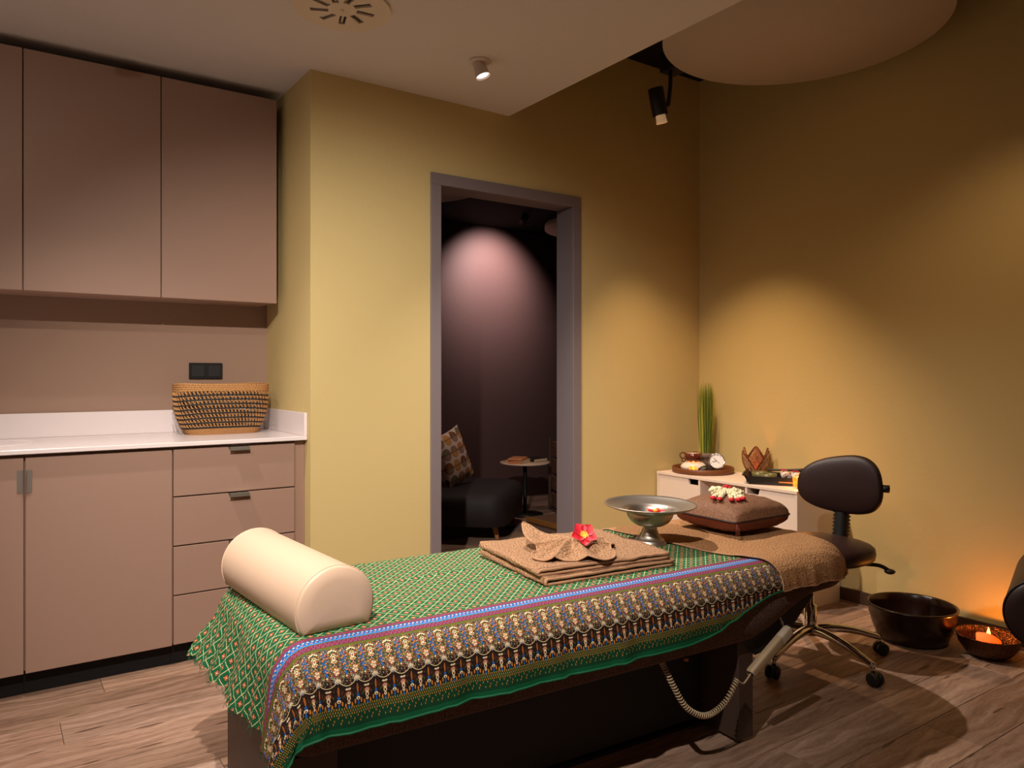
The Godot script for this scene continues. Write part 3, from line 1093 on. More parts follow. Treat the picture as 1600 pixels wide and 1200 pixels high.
func track_spot(at: Vector3, aim: Vector3, energy: float, angle: float, label: String) -> void:
	# black cylinder lamp on a stem under the track
	var st := new_st()
	var t := thing("track_spotlight", label, "spotlight", at)
	var d := aim.normalized()
	var xf := Transform3D(facing(-d), Vector3.ZERO)
	st = new_st()
	lathe(st, [[0.0, 0.07], [0.036, 0.07], [0.038, 0.068], [0.038, -0.06], [0.035, -0.062], [0.0, -0.058]], 32, xf)
	part("lamp_housing", st, M.black_metal, t)
	st = new_st()
	lathe(st, [[0.024, -0.058], [0.025, -0.085], [0.028, -0.1], [0.026, -0.1], [0.022, -0.07], [0.0, -0.064]], 28, xf)
	part("lamp_lens", st, M.lamp_dim, t, "glowing warm lamp end")
	st = new_st()
	tube(st, [Vector3(0.05, -0.01, 0.02), Vector3(0.055, 0.09, 0.03), Vector3(0.055, 0.16, 0.03)], 0.010, 10)
	tube(st, [Vector3(0.0, 0.0, 0.0), Vector3(0.05, -0.01, 0.02)], 0.008, 8)
	part("bracket", st, M.black_metal, t)
	st = new_st()
	minmax(st, Vector3(0.03, 0.16, -0.02), Vector3(0.13, 0.26, 0.10), 0.003)
	tube(st, [Vector3(0.1, 0.26, 0.04), Vector3(0.1, HIGH - 2.50 - 0.036, 0.04)], 0.012, 10)
	part("driver_box", st, M.black_metal, t)
	var tip: Vector3 = at + xf * Vector3(0, -0.105, 0)
	spot_lamp(t, tip, tip + d, energy, angle, c8(255, 212, 165), 0.03)

func lounge_lamps() -> void:
	var at := Vector3(3.70, LCEIL, -5.16)
	var t := thing("ceiling_spotlight", "small spotlight under the black ceiling beyond the doorway", "spotlight", at)
	var d := Vector3(0.06, -0.55, -0.72).normalized()
	var xf := Transform3D(facing(-d), Vector3(0, -0.05, 0))
	var st := new_st()
	lathe(st, [[0.0, 0.05], [0.028, 0.05], [0.03, -0.04], [0.026, -0.038], [0.02, -0.01], [0.0, -0.008]], 24, xf)
	part("lamp_housing", st, M.black_metal, t)
	st = new_st()
	lathe(st, [[0.0, -0.012], [0.02, -0.013], [0.02, -0.02], [0.0, -0.02]], 20, xf)
	part("lamp_lens", st, M.lamp_glow, t, "glowing lamp lens")
	st = new_st()
	tube(st, [Vector3(0, -0.04, 0), Vector3(0, -0.001, 0)], 0.012, 10)
	part("swivel", st, M.black_metal, t)
	var tip: Vector3 = at + xf * Vector3(0, -0.05, 0)
	spot_lamp(t, tip, tip + d, 3.5, 46.0, c8(255, 238, 234), 0.02)
	ceiling_spot(Vector3(3.05, LCEIL, -4.22), Vector3(-0.02, -1, -0.30), 1.0, 36.0, c8(255, 226, 205), "small white ceiling spotlight above the lounge seat beyond the doorway")
	for k in 2:
		var sl := thing("ceiling_sail", ["round pale ceiling sail seen at the right of the doorway opening", "round pale ceiling sail seen at the left of the doorway opening"][k], "ceiling panel", [Vector3(4.35, 2.41, -4.9), Vector3(2.35, 2.44, -4.6)][k])
		st = new_st()
		lathe(st, [[0.0, 0.0], [0.496, 0.0], [0.5, 0.004], [0.5, 0.046], [0.496, 0.05], [0.0, 0.05]], 72)
		part("panel", st, M.sail, sl)
		st = new_st()
		tube(st, [Vector3(0, 0.05, 0), Vector3(0, LCEIL - [2.41, 2.44][k], 0)], 0.004, 6)
		part("hanging_wire", st, M.steel, sl)

# ------------------------------------------------------------------ massage table
const BO := Vector3(1.45, 0, -1.919)
const BT := -3.3
const BH := 0.55
const BX0 := -0.915
const BX1 := 1.17
const BW := 0.385

func bed_xf() -> Transform3D:
	return Transform3D(Basis(Vector3.UP, deg_to_rad(BT)), BO)

func drape(a: float, b: float, off: float, flare := 0.06, longest := 9.0) -> Vector3:
	# lays a cloth point over the mattress: a along, b across; beyond the rim it bends over and hangs
	var r := 0.075
	var right := a > 0.0
	var R := 0.28 if right else r
	var ax := BX1 if right else -BX0
	var qx := maxf(0.0, absf(a) - (ax - R))
	var qz := maxf(0.0, absf(b) - (BW - R))
	var hyp := sqrt(qx * qx + qz * qz)
	var dist := hyp - (R - r)
	if dist <= 0.0 or hyp < 1e-6:
		return Vector3(a, BH + off, b)
	var dir := Vector3(qx * (1 if right else -1), 0, qz * (1 if b > 0 else -1)) / hyp
	var base := Vector3(a, BH - r, b) - dir * dist
	dist = minf(dist, longest)
	var corner := 2.0 * (qx / hyp) * (qz / hyp)
	var ph := atan2(qz, qx)
	var fl := flare + 0.26 * corner * (0.7 + 0.3 * cos(ph * 8.0 + 0.6)) if not right else flare + 0.14 * corner
	var q := r + off
	if dist < r * PI / 2:
		return base + dir * sin(dist / r) * q + Vector3.UP * cos(dist / r) * q
	var s := dist - r * PI / 2
	return base + dir * (q + fl * s) - Vector3.UP * s * sqrt(1.0 - fl * fl)

func massage_table() -> void:
	var t := thing("massage_table", "low massage table with dark brown pedestal under the green batik cloth", "massage table", BO, deg_to_rad(BT))
	# mattress: rings of the rounded plan, top to bottom
	var st := new_st()
	var rows := []
	var plan := func(inset: float) -> Array:
		var out := []
		for q in 4:
			var right := q == 0 or q == 3
			var R: float = 0.28 if right else 0.075
			var rr: float = maxf(R - inset, 0.004)
			var cx: float = (BX1 - R) if right else (BX0 + R)
			var cz: float = (BW - R) * (1.0 if q < 2 else -1.0)
			for i in 11:
				var a := PI / 2 * (q + i / 10.0)
				out.append(Vector2(cx + cos(a) * rr, cz + sin(a) * rr))
			if q == 0 or q == 2:
				# points along the straight side
				for i in range(1, 30):
					var f: float = i / 30.0
					var xa: float = BX1 - 0.28
					var xb: float = BX0 + 0.075
					out.append(Vector2(lerpf(xa, xb, f if q == 0 else 1.0 - f), (BW - inset) * (1.0 if q == 0 else -1.0)))
		return out
	var lay := func(inset: float, y: float) -> Array:
		var out := []
		for p in plan.call(inset):
			var rise: float = smoothstep(0.52, 0.86, p.x) * clampf((BH - 0.08 - y) / 0.14, 0.0, 1.0) * 0.105
			out.append(Vector3(p.x, y + rise, p.y))
		return out
	for i in 7:
		var a := PI / 2 * i / 6.0
		rows.append(lay.call(0.07 * (1 - sin(a)) + 0.004, BH - 0.004 - 0.07 * (1 - cos(a))))
	rows.append(lay.call(0.002, BH - 0.14))
	rows.append(lay.call(0.006, BH - 0.21))
	rows.append(lay.call(0.02, BH - 0.222))
	sheet(st, rows, [], true)
	var top: Array = rows[0]
	var bt: Array = rows[rows.size() - 1]
	for k in top.size():
		tri(st, Vector3(0, BH - 0.004, 0), top[(k + 1) % top.size()], top[k])
		tri(st, Vector3(0.4, BH - 0.222, 0), bt[k], bt[(k + 1) % bt.size()])
	part("mattress", st, M.cover_brown, t, "mattress in a brown terry cover")
	for e in [[-0.9, -0.79], [0.5, 0.57]]:
		st = new_st()
		minmax(st, Vector3(e[0], 0.012, -0.31), Vector3(e[1], 0.33, 0.355), 0.003)
		part("pedestal", st, M.bed_wood, t)
	st = new_st()
	minmax(st, Vector3(-0.789, 0.03, -0.25), Vector3(0.499, 0.33, 0.20), 0.003)
	part("lift_box", st, M.bed_dark, t, "black lift housing")
	st = new_st()
	minmax(st, Vector3(-0.88, 0.0, -0.30), Vector3(0.56, 0.0118, 0.19), 0.003)
	part("foot_plate", st, M.bed_dark, t)
	# tapered bracket that carries the head end
	st = new_st()
	prism(st, PackedVector2Array([Vector2(0.5, 0.327), Vector2(0.60, 0.345), Vector2(0.80, 0.42), Vector2(0.86, 0.42), Vector2(0.78, 0.355), Vector2(0.70, 0.285), Vector2(0.57, 0.27)]), 0.012, Transform3D(Basis.IDENTITY, Vector3(0.005, 0, 0.352)))
	part("bracket", st, M.bed_dark, t, "dark steel bracket")
	for p in [Vector3(0.725, 0.335, 0.360), Vector3(0.70, 0.352, 0.360)]:
		st = new_st()
		ball(st, p, Vector3(0.007, 0.007, 0.006), 12, 8)
		part("bolt", st, M.pewter, t)
	st = new_st()
	ball(st, Vector3(0.26, BH - 0.227, 0.372), Vector3(0.008, 0.006, 0.008), 12, 8)
	part("knob", st, M.beech, t)
	handset()
	cloth()

func handset() -> void:
	var xf := bed_xf().affine_inverse()
	var t := thing("hand_control", "beige hand control on a coiled cord hanging under the massage table", "remote control", Vector3(2.03, 0.29, -1.49))
	var o := Vector3(2.03, 0.29, -1.49)
	var d := (Vector3(2.135, 0.345, -1.487) - Vector3(1.945, 0.245, -1.49)).normalized()
	var bs := facing(d)
	var st := new_st()
	var g := []
	for q in [[-0.112, 0.010], [-0.107, 0.015], [0.05, 0.0185], [0.052, 0.0185]]:
		var rw := []
		for p in rounded_rect(q[1], 0.013, 0.007, 4): rw.append(bs * Vector3(p.x, q[0], p.y))
		g.append(rw)
	sheet(st, g, [], true)
	part("body", st, M.remote, t)
	g = []
	for q in [[0.0522, 0.0185], [0.1, 0.0185], [0.106, 0.014], [0.107, 0.001]]:
		var rw := []
		for p in rounded_rect(q[1], 0.013 if q[1] > 0.01 else 0.001, 0.007 if q[1] > 0.01 else 0.0005, 4): rw.append(bs * Vector3(p.x, q[0], p.y))
		g.append(rw)
	st = new_st()
	sheet(st, g, [], true)
	part("end_cap", st, M.remote_end, t, "paler end of the control")
	st = new_st()
	tube(st, [Vector3(2.115, 0.338, -1.50) - o, Vector3(2.112, 0.375, -1.515) - o, Vector3(2.10, 0.385, -1.535) - o, Vector3(2.06, 0.380, -1.535) - o], 0.003, 8)
	part("hook", st, M.pewter, t)
	st = new_st()
	# coiled cord: control points along the hanging loop
	var path := curve([Vector3(1.600, 0.33, -1.545), Vector3(1.618, 0.270, -1.520), Vector3(1.660, 0.198, -1.505), Vector3(1.735, 0.157, -1.500), Vector3(1.812, 0.175, -1.495), Vector3(1.868, 0.235, -1.49)], 40)
	var pts := []
	var turns := 46.0
	for i in path.size():
		for sub in 3:
			var u: float = (i + sub / 3.0) / path.size()
			var p: Vector3 = path[i].lerp(path[mini(i + 1, path.size() - 1)], sub / 3.0)
			var dd: Vector3 = (path[mini(i + 1, path.size() - 1)] - path[maxi(i - 1, 0)]).normalized()
			var b2 := facing(dd)
			var a := u * turns * TAU
			pts.append(p + b2.x * cos(a) * 0.0072 + b2.z * sin(a) * 0.0072 - o)
	tube(st, pts, 0.0024, 6)
	var tail := curve([Vector3(1.868, 0.235, -1.49) - o, Vector3(1.885, 0.252, -1.49) - o, Vector3(1.925, 0.236, -1.49) - o, Vector3(2.03, 0.29, -1.49) - o - d * 0.108], 8)
	tail = curve([Vector3(1.868, 0.235, -1.49) - o, Vector3(1.880, 0.225, -1.49) - o, Vector3(1.900, 0.218, -1.49) - o, -d * 0.109], 8)
	tube(st, tail, 0.0028, 8)
	part("coiled_cord", st, M.remote, t)

func cloth() -> void:
	var t := thing("batik_cloth", "green batik cloth with a blue and cream figured border draped over the massage table", "cloth", BO, deg_to_rad(BT))
	var nz := FastNoiseLite.new()
	nz.seed = 4
	nz.frequency = 2.6
	var place := func(a: float, b: float) -> Vector3:
		var waves := 0.004 + 0.012 * (0.5 + nz.get_noise_2d(a * 2.2, b * 0.5 + 3.0)) + 0.006 * (0.5 + nz.get_noise_2d(a * 6.0, 9.0))
		var p := drape(a, b, 0.0015, 0.05 + 0.34 * smoothstep(0.25, -0.35, b) * smoothstep(BX0 + 0.1, BX0 - 0.02, a))
		var over := maxf(0.0, maxf(absf(b) - BW + 0.03, BX0 + 0.03 - a))
		if b > BW - 0.03: p.z += waves * minf(over * 9.0, 1.6) * (1.0 - smoothstep(0.42, 0.62, a))
		if a < BX0 + 0.03: p.x -= (0.004 + 0.022 * (0.5 + nz.get_noise_2d(b * 3.0, 5.0))) * minf(over * 7.0, 1.6)
		if p.y > BH - 0.02:
			p.y += 0.0022 + 0.0016 * (1.0 + nz.get_noise_2d(a * 4.0, b * 5.0))
			for cr in [[-0.62, -0.06, 0.02, 0.12], [-0.46, 0.06, 0.0, 0.02], [0.0, 0.0, -0.2, -0.12]]:
				# lengthwise creases
				var u: float = (a - cr[0]) / 0.55
				if u > 0.0 and u < 1.0:
					var cb: float = cr[1] - u * 0.03
					var dd: float = (b - cb) / 0.007
					p.y += 0.0042 * exp(-dd * dd) * sin(u * PI)
		return p
	var L0 := BX0 - 0.17
	var L1 := 0.71
	# lengthways steps: fine at the hanging end
	var as_ := []
	var a := L0
	while a < L1:
		as_.append(a)
		a += 0.012 if a < BX0 + 0.12 else 0.024
	as_.append(L1)
	var fb := []
	var b := -BW - 0.06
	while b < 0.27:
		fb.append(b)
		b += 0.014 if absf(b) > 0.3 else 0.0075
	fb.append(0.27)
	var bb := []
	for k in 41: bb.append(0.27 + 0.25 * k / 40.0)
	var cell := 0.0434
	var hem_at := func(av: float) -> float: return 0.52 - 0.085 * smoothstep(0.25, 0.68, av)
	var fringe := func(bv: float) -> float: return 0.006 * nz.get_noise_2d(bv * 60.0, 1.0)
	for which in 2:
		var st := new_st()
		var g := []
		var uv := []
		for i in as_.size():
			var rw := []
			var ru := []
			for bv in (fb if which == 0 else bb):
				var av: float = as_[i]
				if i == 0: av += fringe.call(bv)
				# towards the head end the hem is tucked up
				rw.append(place.call(av, minf(bv, hem_at.call(av))))
				if which == 0: ru.append(Vector2(av / cell, bv / cell))
				else: ru.append(Vector2(av / cell, clampf((bv - 0.27) / 0.25, 0.002, 0.998)))
			g.append(rw)
			uv.append(ru)
		sheet(st, g, uv)
		part(["ground", "border"][which], st, M.field if which == 0 else M.border, t, ["green ground with an orange lozenge lattice", "printed border of flowers and scalloped vines"][which])
	# rolled green hem along the near edge and a loose fringe at the end
	var st := new_st()
	var pts := []
	for i in as_.size(): pts.append(place.call(as_[i], hem_at.call(as_[i])) + Vector3(0, -0.001, 0.001))
	tube(st, pts, 0.0032, 6)
	part("hem", st, M.hem_green, t, "plain green hem")
	st = new_st()
	for k in 150:
		var bv := -BW - 0.05 + rng.randf() * 0.9
		var p: Vector3 = place.call(L0 + fringe.call(bv), bv)
		var q := p + Vector3(rng.randf_range(-0.008, 0.008), -rng.randf_range(0.006, 0.018), rng.randf_range(-0.008, 0.008))
		tube(st, [p, (p + q) / 2 + Vector3(rng.randf_range(-0.004, 0.004), 0, 0), q], 0.0005, 4, false)
	part("fringe", st, M.hem_green, t, "frayed green threads", "stuff")
	# end towel over the head
	var w := thing("end_towel", "tan terry towel spread over the head end of the massage table", "towel", BO, deg_to_rad(BT))
	st = new_st()
	var g := []
	for i in 61:
		var rw := []
		for k in 91:
			var bv := -0.44 + 0.873 * k / 90.0
			var edge := 0.545 + 0.03 * sin(bv * 5.0 + 0.4) + 0.10 * smoothstep(0.15, 0.42, bv)
			var av := lerpf(edge, BX1 + 0.055, i / 60.0)
			var p := drape(av, bv, 0.0105 + 0.004 * smoothstep(0.2, 0.34, bv), 0.10, 0.13)
			p.y += 0.0035 * nz.get_noise_2d(av * 3.0, bv * 4.0)
			for cr in [[0.30, 0.0], [0.335, 0.02], [0.25, -0.02]]:
				var dd: float = (bv - cr[0] - (av - 0.8) * 0.12) / 0.010
				p.y += 0.004 * exp(-dd * dd) * smoothstep(0.66, 0.8, av)
			if bv > BW: p.z += 0.012 * nz.get_noise_2d(av * 4.0, 2.0)
			rw.append(p)
		g.append(rw)
	sheet(st, g)
	part("terry", st, M.towel_light, w)
	st = new_st()
	for run in 3:
		var ps := []
		if run == 0:
			for i in 61: ps.append(g[i][90])
		elif run == 1:
			for k in 91: ps.append(g[0][k])
		else:
			for k in 91: ps.append(g[60][k])
		tube(st, ps, 0.0028, 6)
	part("hem", st, M.towel_hem, w)

# ------------------------------------------------------------------ things on the table
func bed_thing(called, label, category, p: Vector3, turn := 0.0) -> Node3D:
	# p in table coordinates
	return thing(called, label, category, bed_xf() * p, deg_to_rad(BT) + turn)

func folded_towel(called: String, label: String, p: Vector3, turn: float, w: float, d: float, th: float, sd: int) -> void:
	# one towel folded over once: two layers joined by a round fold on the left
	var t := bed_thing(called, label, "towel", p, turn)
	var nz := FastNoiseLite.new()
	nz.seed = sd
	nz.frequency = 3.0
	var st := new_st()
	var hem := new_st()
	var gap := th * 0.28
	var mid := []
	# centre line from the free end of the lower layer round the fold to the free end of the upper one
	for i in 25: mid.append([Vector2(w / 2 - w * i / 24.0, th / 2), Vector2(0, 1)])
	for i in range(1, 8):
		var a := -PI / 2 - PI * i / 8.0
		var rr := (th + gap) / 2
		mid.append([Vector2(-w / 2 + cos(a) * rr * 1.25, th / 2 + rr + sin(a) * rr), Vector2(-cos(a), -sin(a))])
	for i in 25: mid.append([Vector2(-w / 2 + w * i / 24.0, th * 1.5 + gap), Vector2(0, -1)])
	var outline := []
	for q in mid: outline.append(q[0] - q[1] * th / 2)
	outline.append(mid[mid.size() - 1][0] + Vector2(th * 0.45, 0))
	for i in range(mid.size() - 1, -1, -1): outline.append(mid[i][0] + mid[i][1] * th / 2)
	outline.append(mid[0][0] + Vector2(th * 0.45, 0))
	var nzs := 24
	var g := []
	for k in nzs + 1:
		var z := -d / 2 + d * k / nzs
		var rw := []
		for o in outline:
			var lift := 0.0
			if o.y > th * 1.2: lift = 0.004 * nz.get_noise_2d(o.x * 3.0, z * 3.0) + 0.003 * sin(z * 14.0 + o.x * 5.0) * (o.y - th) / th * 0.5
			rw.append(Vector3(o.x + 0.006 * nz.get_noise_2d(z * 3.0, o.y * 30.0), o.y + maxf(lift, -0.002), z + 0.006 * nz.get_noise_2d(o.x * 3.0, 7.0 + o.y * 40.0)))
		g.append(rw)
	sheet(st, g, [], true)
	# close both side edges as strips between the outer and inner lines
	var n := mid.size()
	for k in [0, nzs]:
		for i in n - 1:
			var a: Vector3 = g[k][i]
			var b: Vector3 = g[k][i + 1]
			var c: Vector3 = g[k][2 * n - 1 - i]
			var e: Vector3 = g[k][2 * n - 2 - i]
			# outline index: outer 0..n-1, cap n, inner n+1..2n
			c = g[k][2 * n - i]
			e = g[k][2 * n - 1 - i]
			if k == 0: quad(st, a, b, e, c)
			else: quad(st, c, e, b, a)
	part("terry", st, M.towel, t)
	for k in [0, nzs]:
		var ps := []
		for i in n: ps.append((g[k][i] + g[k][2 * n - i]) / 2.0)
		tube(hem, ps, th * 0.52, 6)
	part("hem", hem, M.towel_hem, t)

func things_on_table() -> void:
	var top := BH + 0.0045
	# bolster
	var t := bed_thing("half_round_bolster", "cream leather half-round bolster lying across the foot end", "bolster", Vector3(-0.788, top, -0.035), deg_to_rad(6.5))
	var sec := []
	var r := 0.1
	var cut := -0.052
	var a0 := asin(cut / r)
	for i in 29:
		var a := a0 + (PI - 2 * a0) * i / 28.0
		sec.append(Vector2(cos(a) * r, sin(a) * r - cut))
	for i in 7:
		sec.append(Vector2(lerpf(-cos(a0) * r * 0.97, cos(a0) * r * 0.97, i / 6.0), 0.0))
	var st := new_st()
	var g := []
	var hl := 0.272
	for k in 17:
		var rw := []
		for p in sec: rw.append(Vector3(p.x, p.y, lerpf(-hl, hl, k / 16.0)))
		g.append(rw)
	sheet(st, g, [], true)
	part("leather_cover", st, M.leather_cream, t)
	for s in [-1.0, 1.0]:
		st = new_st()
		g = []
		for q in [[1.0, 0.0], [0.985, 0.006], [0.93, 0.011], [0.6, 0.014], [0.0, 0.015]]:
			var rw := []
			for p in sec: rw.append(Vector3(p.x * q[0], 0.07 + (p.y - 0.07) * q[0], s * (hl + q[1])))
			if s < 0: rw.reverse()
			g.append(rw)
		sheet(st, g, [], true)
		part("end_panel", st, M.leather_cream, t)
		st = new_st()
		var ps := []
		for i in 29: ps.append(Vector3(sec[i].x * 1.002, 0.07 + (sec[i].y - 0.07) * 1.002, s * (hl + 0.001)))
		tube(st, ps, 0.0018, 6)
		part("seam", st, M.leather_cream, t)
	# towels
	folded_towel("folded_towel", "brown folded terry towel at the bottom of the pair on the batik cloth", Vector3(0.125, top, 0.012), deg_to_rad(-2.0), 0.475, 0.405, 0.010, 51)
	folded_towel("folded_towel", "brown folded terry towel on top of the pair, under the gathered cloth", Vector3(0.12, top + 0.0235, 0.002), deg_to_rad(-4.0), 0.47, 0.395, 0.010, 52)
	face_cloth(Vector3(0.070, top + 0.0485, 0.062))
	plumeria(Vector3(0.085, top + 0.107, 0.105))
	pedestal_bowl(Vector3(0.50, top, -0.055))
	cushion_on_table()

func face_cloth(p: Vector3) -> void:
	var t := bed_thing("gathered_face_cloth", "small brown face cloth gathered into a fan on the folded towels", "cloth", p)
	var st := new_st()
	var hem := []
	var g := []
	var nr := 22
	var na := 144
	for i in nr + 1:
		var u := i / float(nr)
		var rw := []
		for k in na:
			var th := TAU * k / na
			# reach of the cloth in each direction: four drawn-out corners
			var R := 0.120 + 0.045 * pow(absf(cos(2.0 * th + 0.5)), 3.0) + 0.012 * sin(th * 3.0 + 1.0)
			if absf(wrapf(th - 4.2, -PI, PI)) < 0.5: R += 0.03 * (1 - absf(wrapf(th - 4.2, -PI, PI)) / 0.5)
			var ridge := pow(absf(sin(th * 4.5 + 0.6 * sin(th * 2.0))), 1.2)
			var h := 0.048 * exp(-pow(u / 0.48, 2)) + (0.034 * ridge - 0.004) * smoothstep(0.05, 0.6, u) * (1.0 - 0.45 * u)
			# the back corner stands up
			var back := wrapf(th - 4.2, -PI, PI)
			h += 0.060 * exp(-back * back / 0.10) * smoothstep(0.35, 1.0, u)
			var tw := th + 0.10 * sin(th * 9.0 + 1.2 * sin(th * 2.0)) * u
			rw.append(Vector3(cos(tw) * R * u, maxf(h, 0.003), sin(tw) * R * u))
		g.append(rw)
		if i == nr: hem = rw
	sheet(st, g, [], true)
	part("terry", st, M.towel, t)
	st = new_st()
	tube(st, hem, 0.0028, 6, false, true)
	part("hem", st, M.towel_hem, t)

func petal(st: SurfaceTool, xf: Transform3D, l: float, w: float, curl := 0.3, cup := 0.25) -> void:
	var g := []
	for i in 8:
		var u := i / 7.0
		var hw := w * sin(PI * pow(u, 0.75) * 0.93 + 0.07)
		var rw := []
		for k in 7:
			var v := (k - 3) / 3.0
			rw.append(xf * Vector3(v * hw, cup * l * u * u * 0.6 + curl * hw * v * v, -u * l))
		g.append(rw)
	sheet(st, g)

func plumeria(p: Vector3) -> void:
	var t := bed_thing("plumeria_flower", "pink red plumeria flower with a yellow heart on the gathered cloth", "flower", p)
	var tilt := facing(Vector3(-0.25, 0.7, 0.65))
	for k in 5:
		var st := new_st()
		petal(st, Transform3D(tilt * Basis(Vector3.UP, TAU * k / 5), Vector3.ZERO), 0.042, 0.022)
		part("petal", st, M.red_petal, t)
		st = new_st()
		petal(st, Transform3D(tilt * Basis(Vector3.UP, TAU * k / 5), tilt * Vector3(0, 0.0012, 0)), 0.015, 0.0065)
		part("petal_heart", st, M.yellow_petal, t, "yellow heart of the petal")

func pedestal_bowl(p: Vector3) -> void:
	var t := bed_thing("pedestal_bowl", "wide-rimmed pewter pedestal bowl standing on the massage table", "bowl", p)
	t.rotation.x += deg_to_rad(1.2)
	var st := new_st()
	lathe(st, [[0.0, 0.002], [0.060, 0.0], [0.061, 0.004], [0.058, 0.009], [0.054, 0.010], [0.0545, 0.014], [0.051, 0.018], [0.047, 0.019], [0.040, 0.026], [0.031, 0.040], [0.026, 0.054], [0.0245, 0.062], [0.026, 0.064], [0.0, 0.064]], 56)
	part("foot", st, M.pewter, t)
	st = new_st()
	lathe(st, [[0.0, 0.0645], [0.026, 0.0645], [0.05, 0.070], [0.069, 0.082], [0.080, 0.098], [0.084, 0.112], [0.0855, 0.120], [0.105, 0.124], [0.135, 0.130], [0.158, 0.139], [0.164, 0.143], [0.1655, 0.1455], [0.163, 0.1465], [0.155, 0.142], [0.130, 0.1335], [0.104, 0.128], [0.083, 0.123], [0.080, 0.112], [0.074, 0.099], [0.06, 0.086], [0.03, 0.0775], [0.0, 0.076]], 72)
	part("basin", st, M.pewter, t)
	var f := bed_thing("floating_blossom", "red blossom lying inside the pewter pedestal bowl", "flower", p + Vector3(0.028, 0.112, 0.0))
	for k in 5:
		st = new_st()
		petal(st, Transform3D(Basis(Vector3.UP, TAU * k / 5 + 0.3) * Basis(Vector3(1, 0, 0), -0.15), Vector3.ZERO), 0.036, 0.014, 0.35, 0.55)
		part("petal", st, M.red_petal, f)
	st = new_st()
	ball(st, Vector3(0, 0.005, 0), Vector3(0.009, 0.006, 0.009), 12, 8)
	part("flower_heart", st, M.yellow_petal, f)

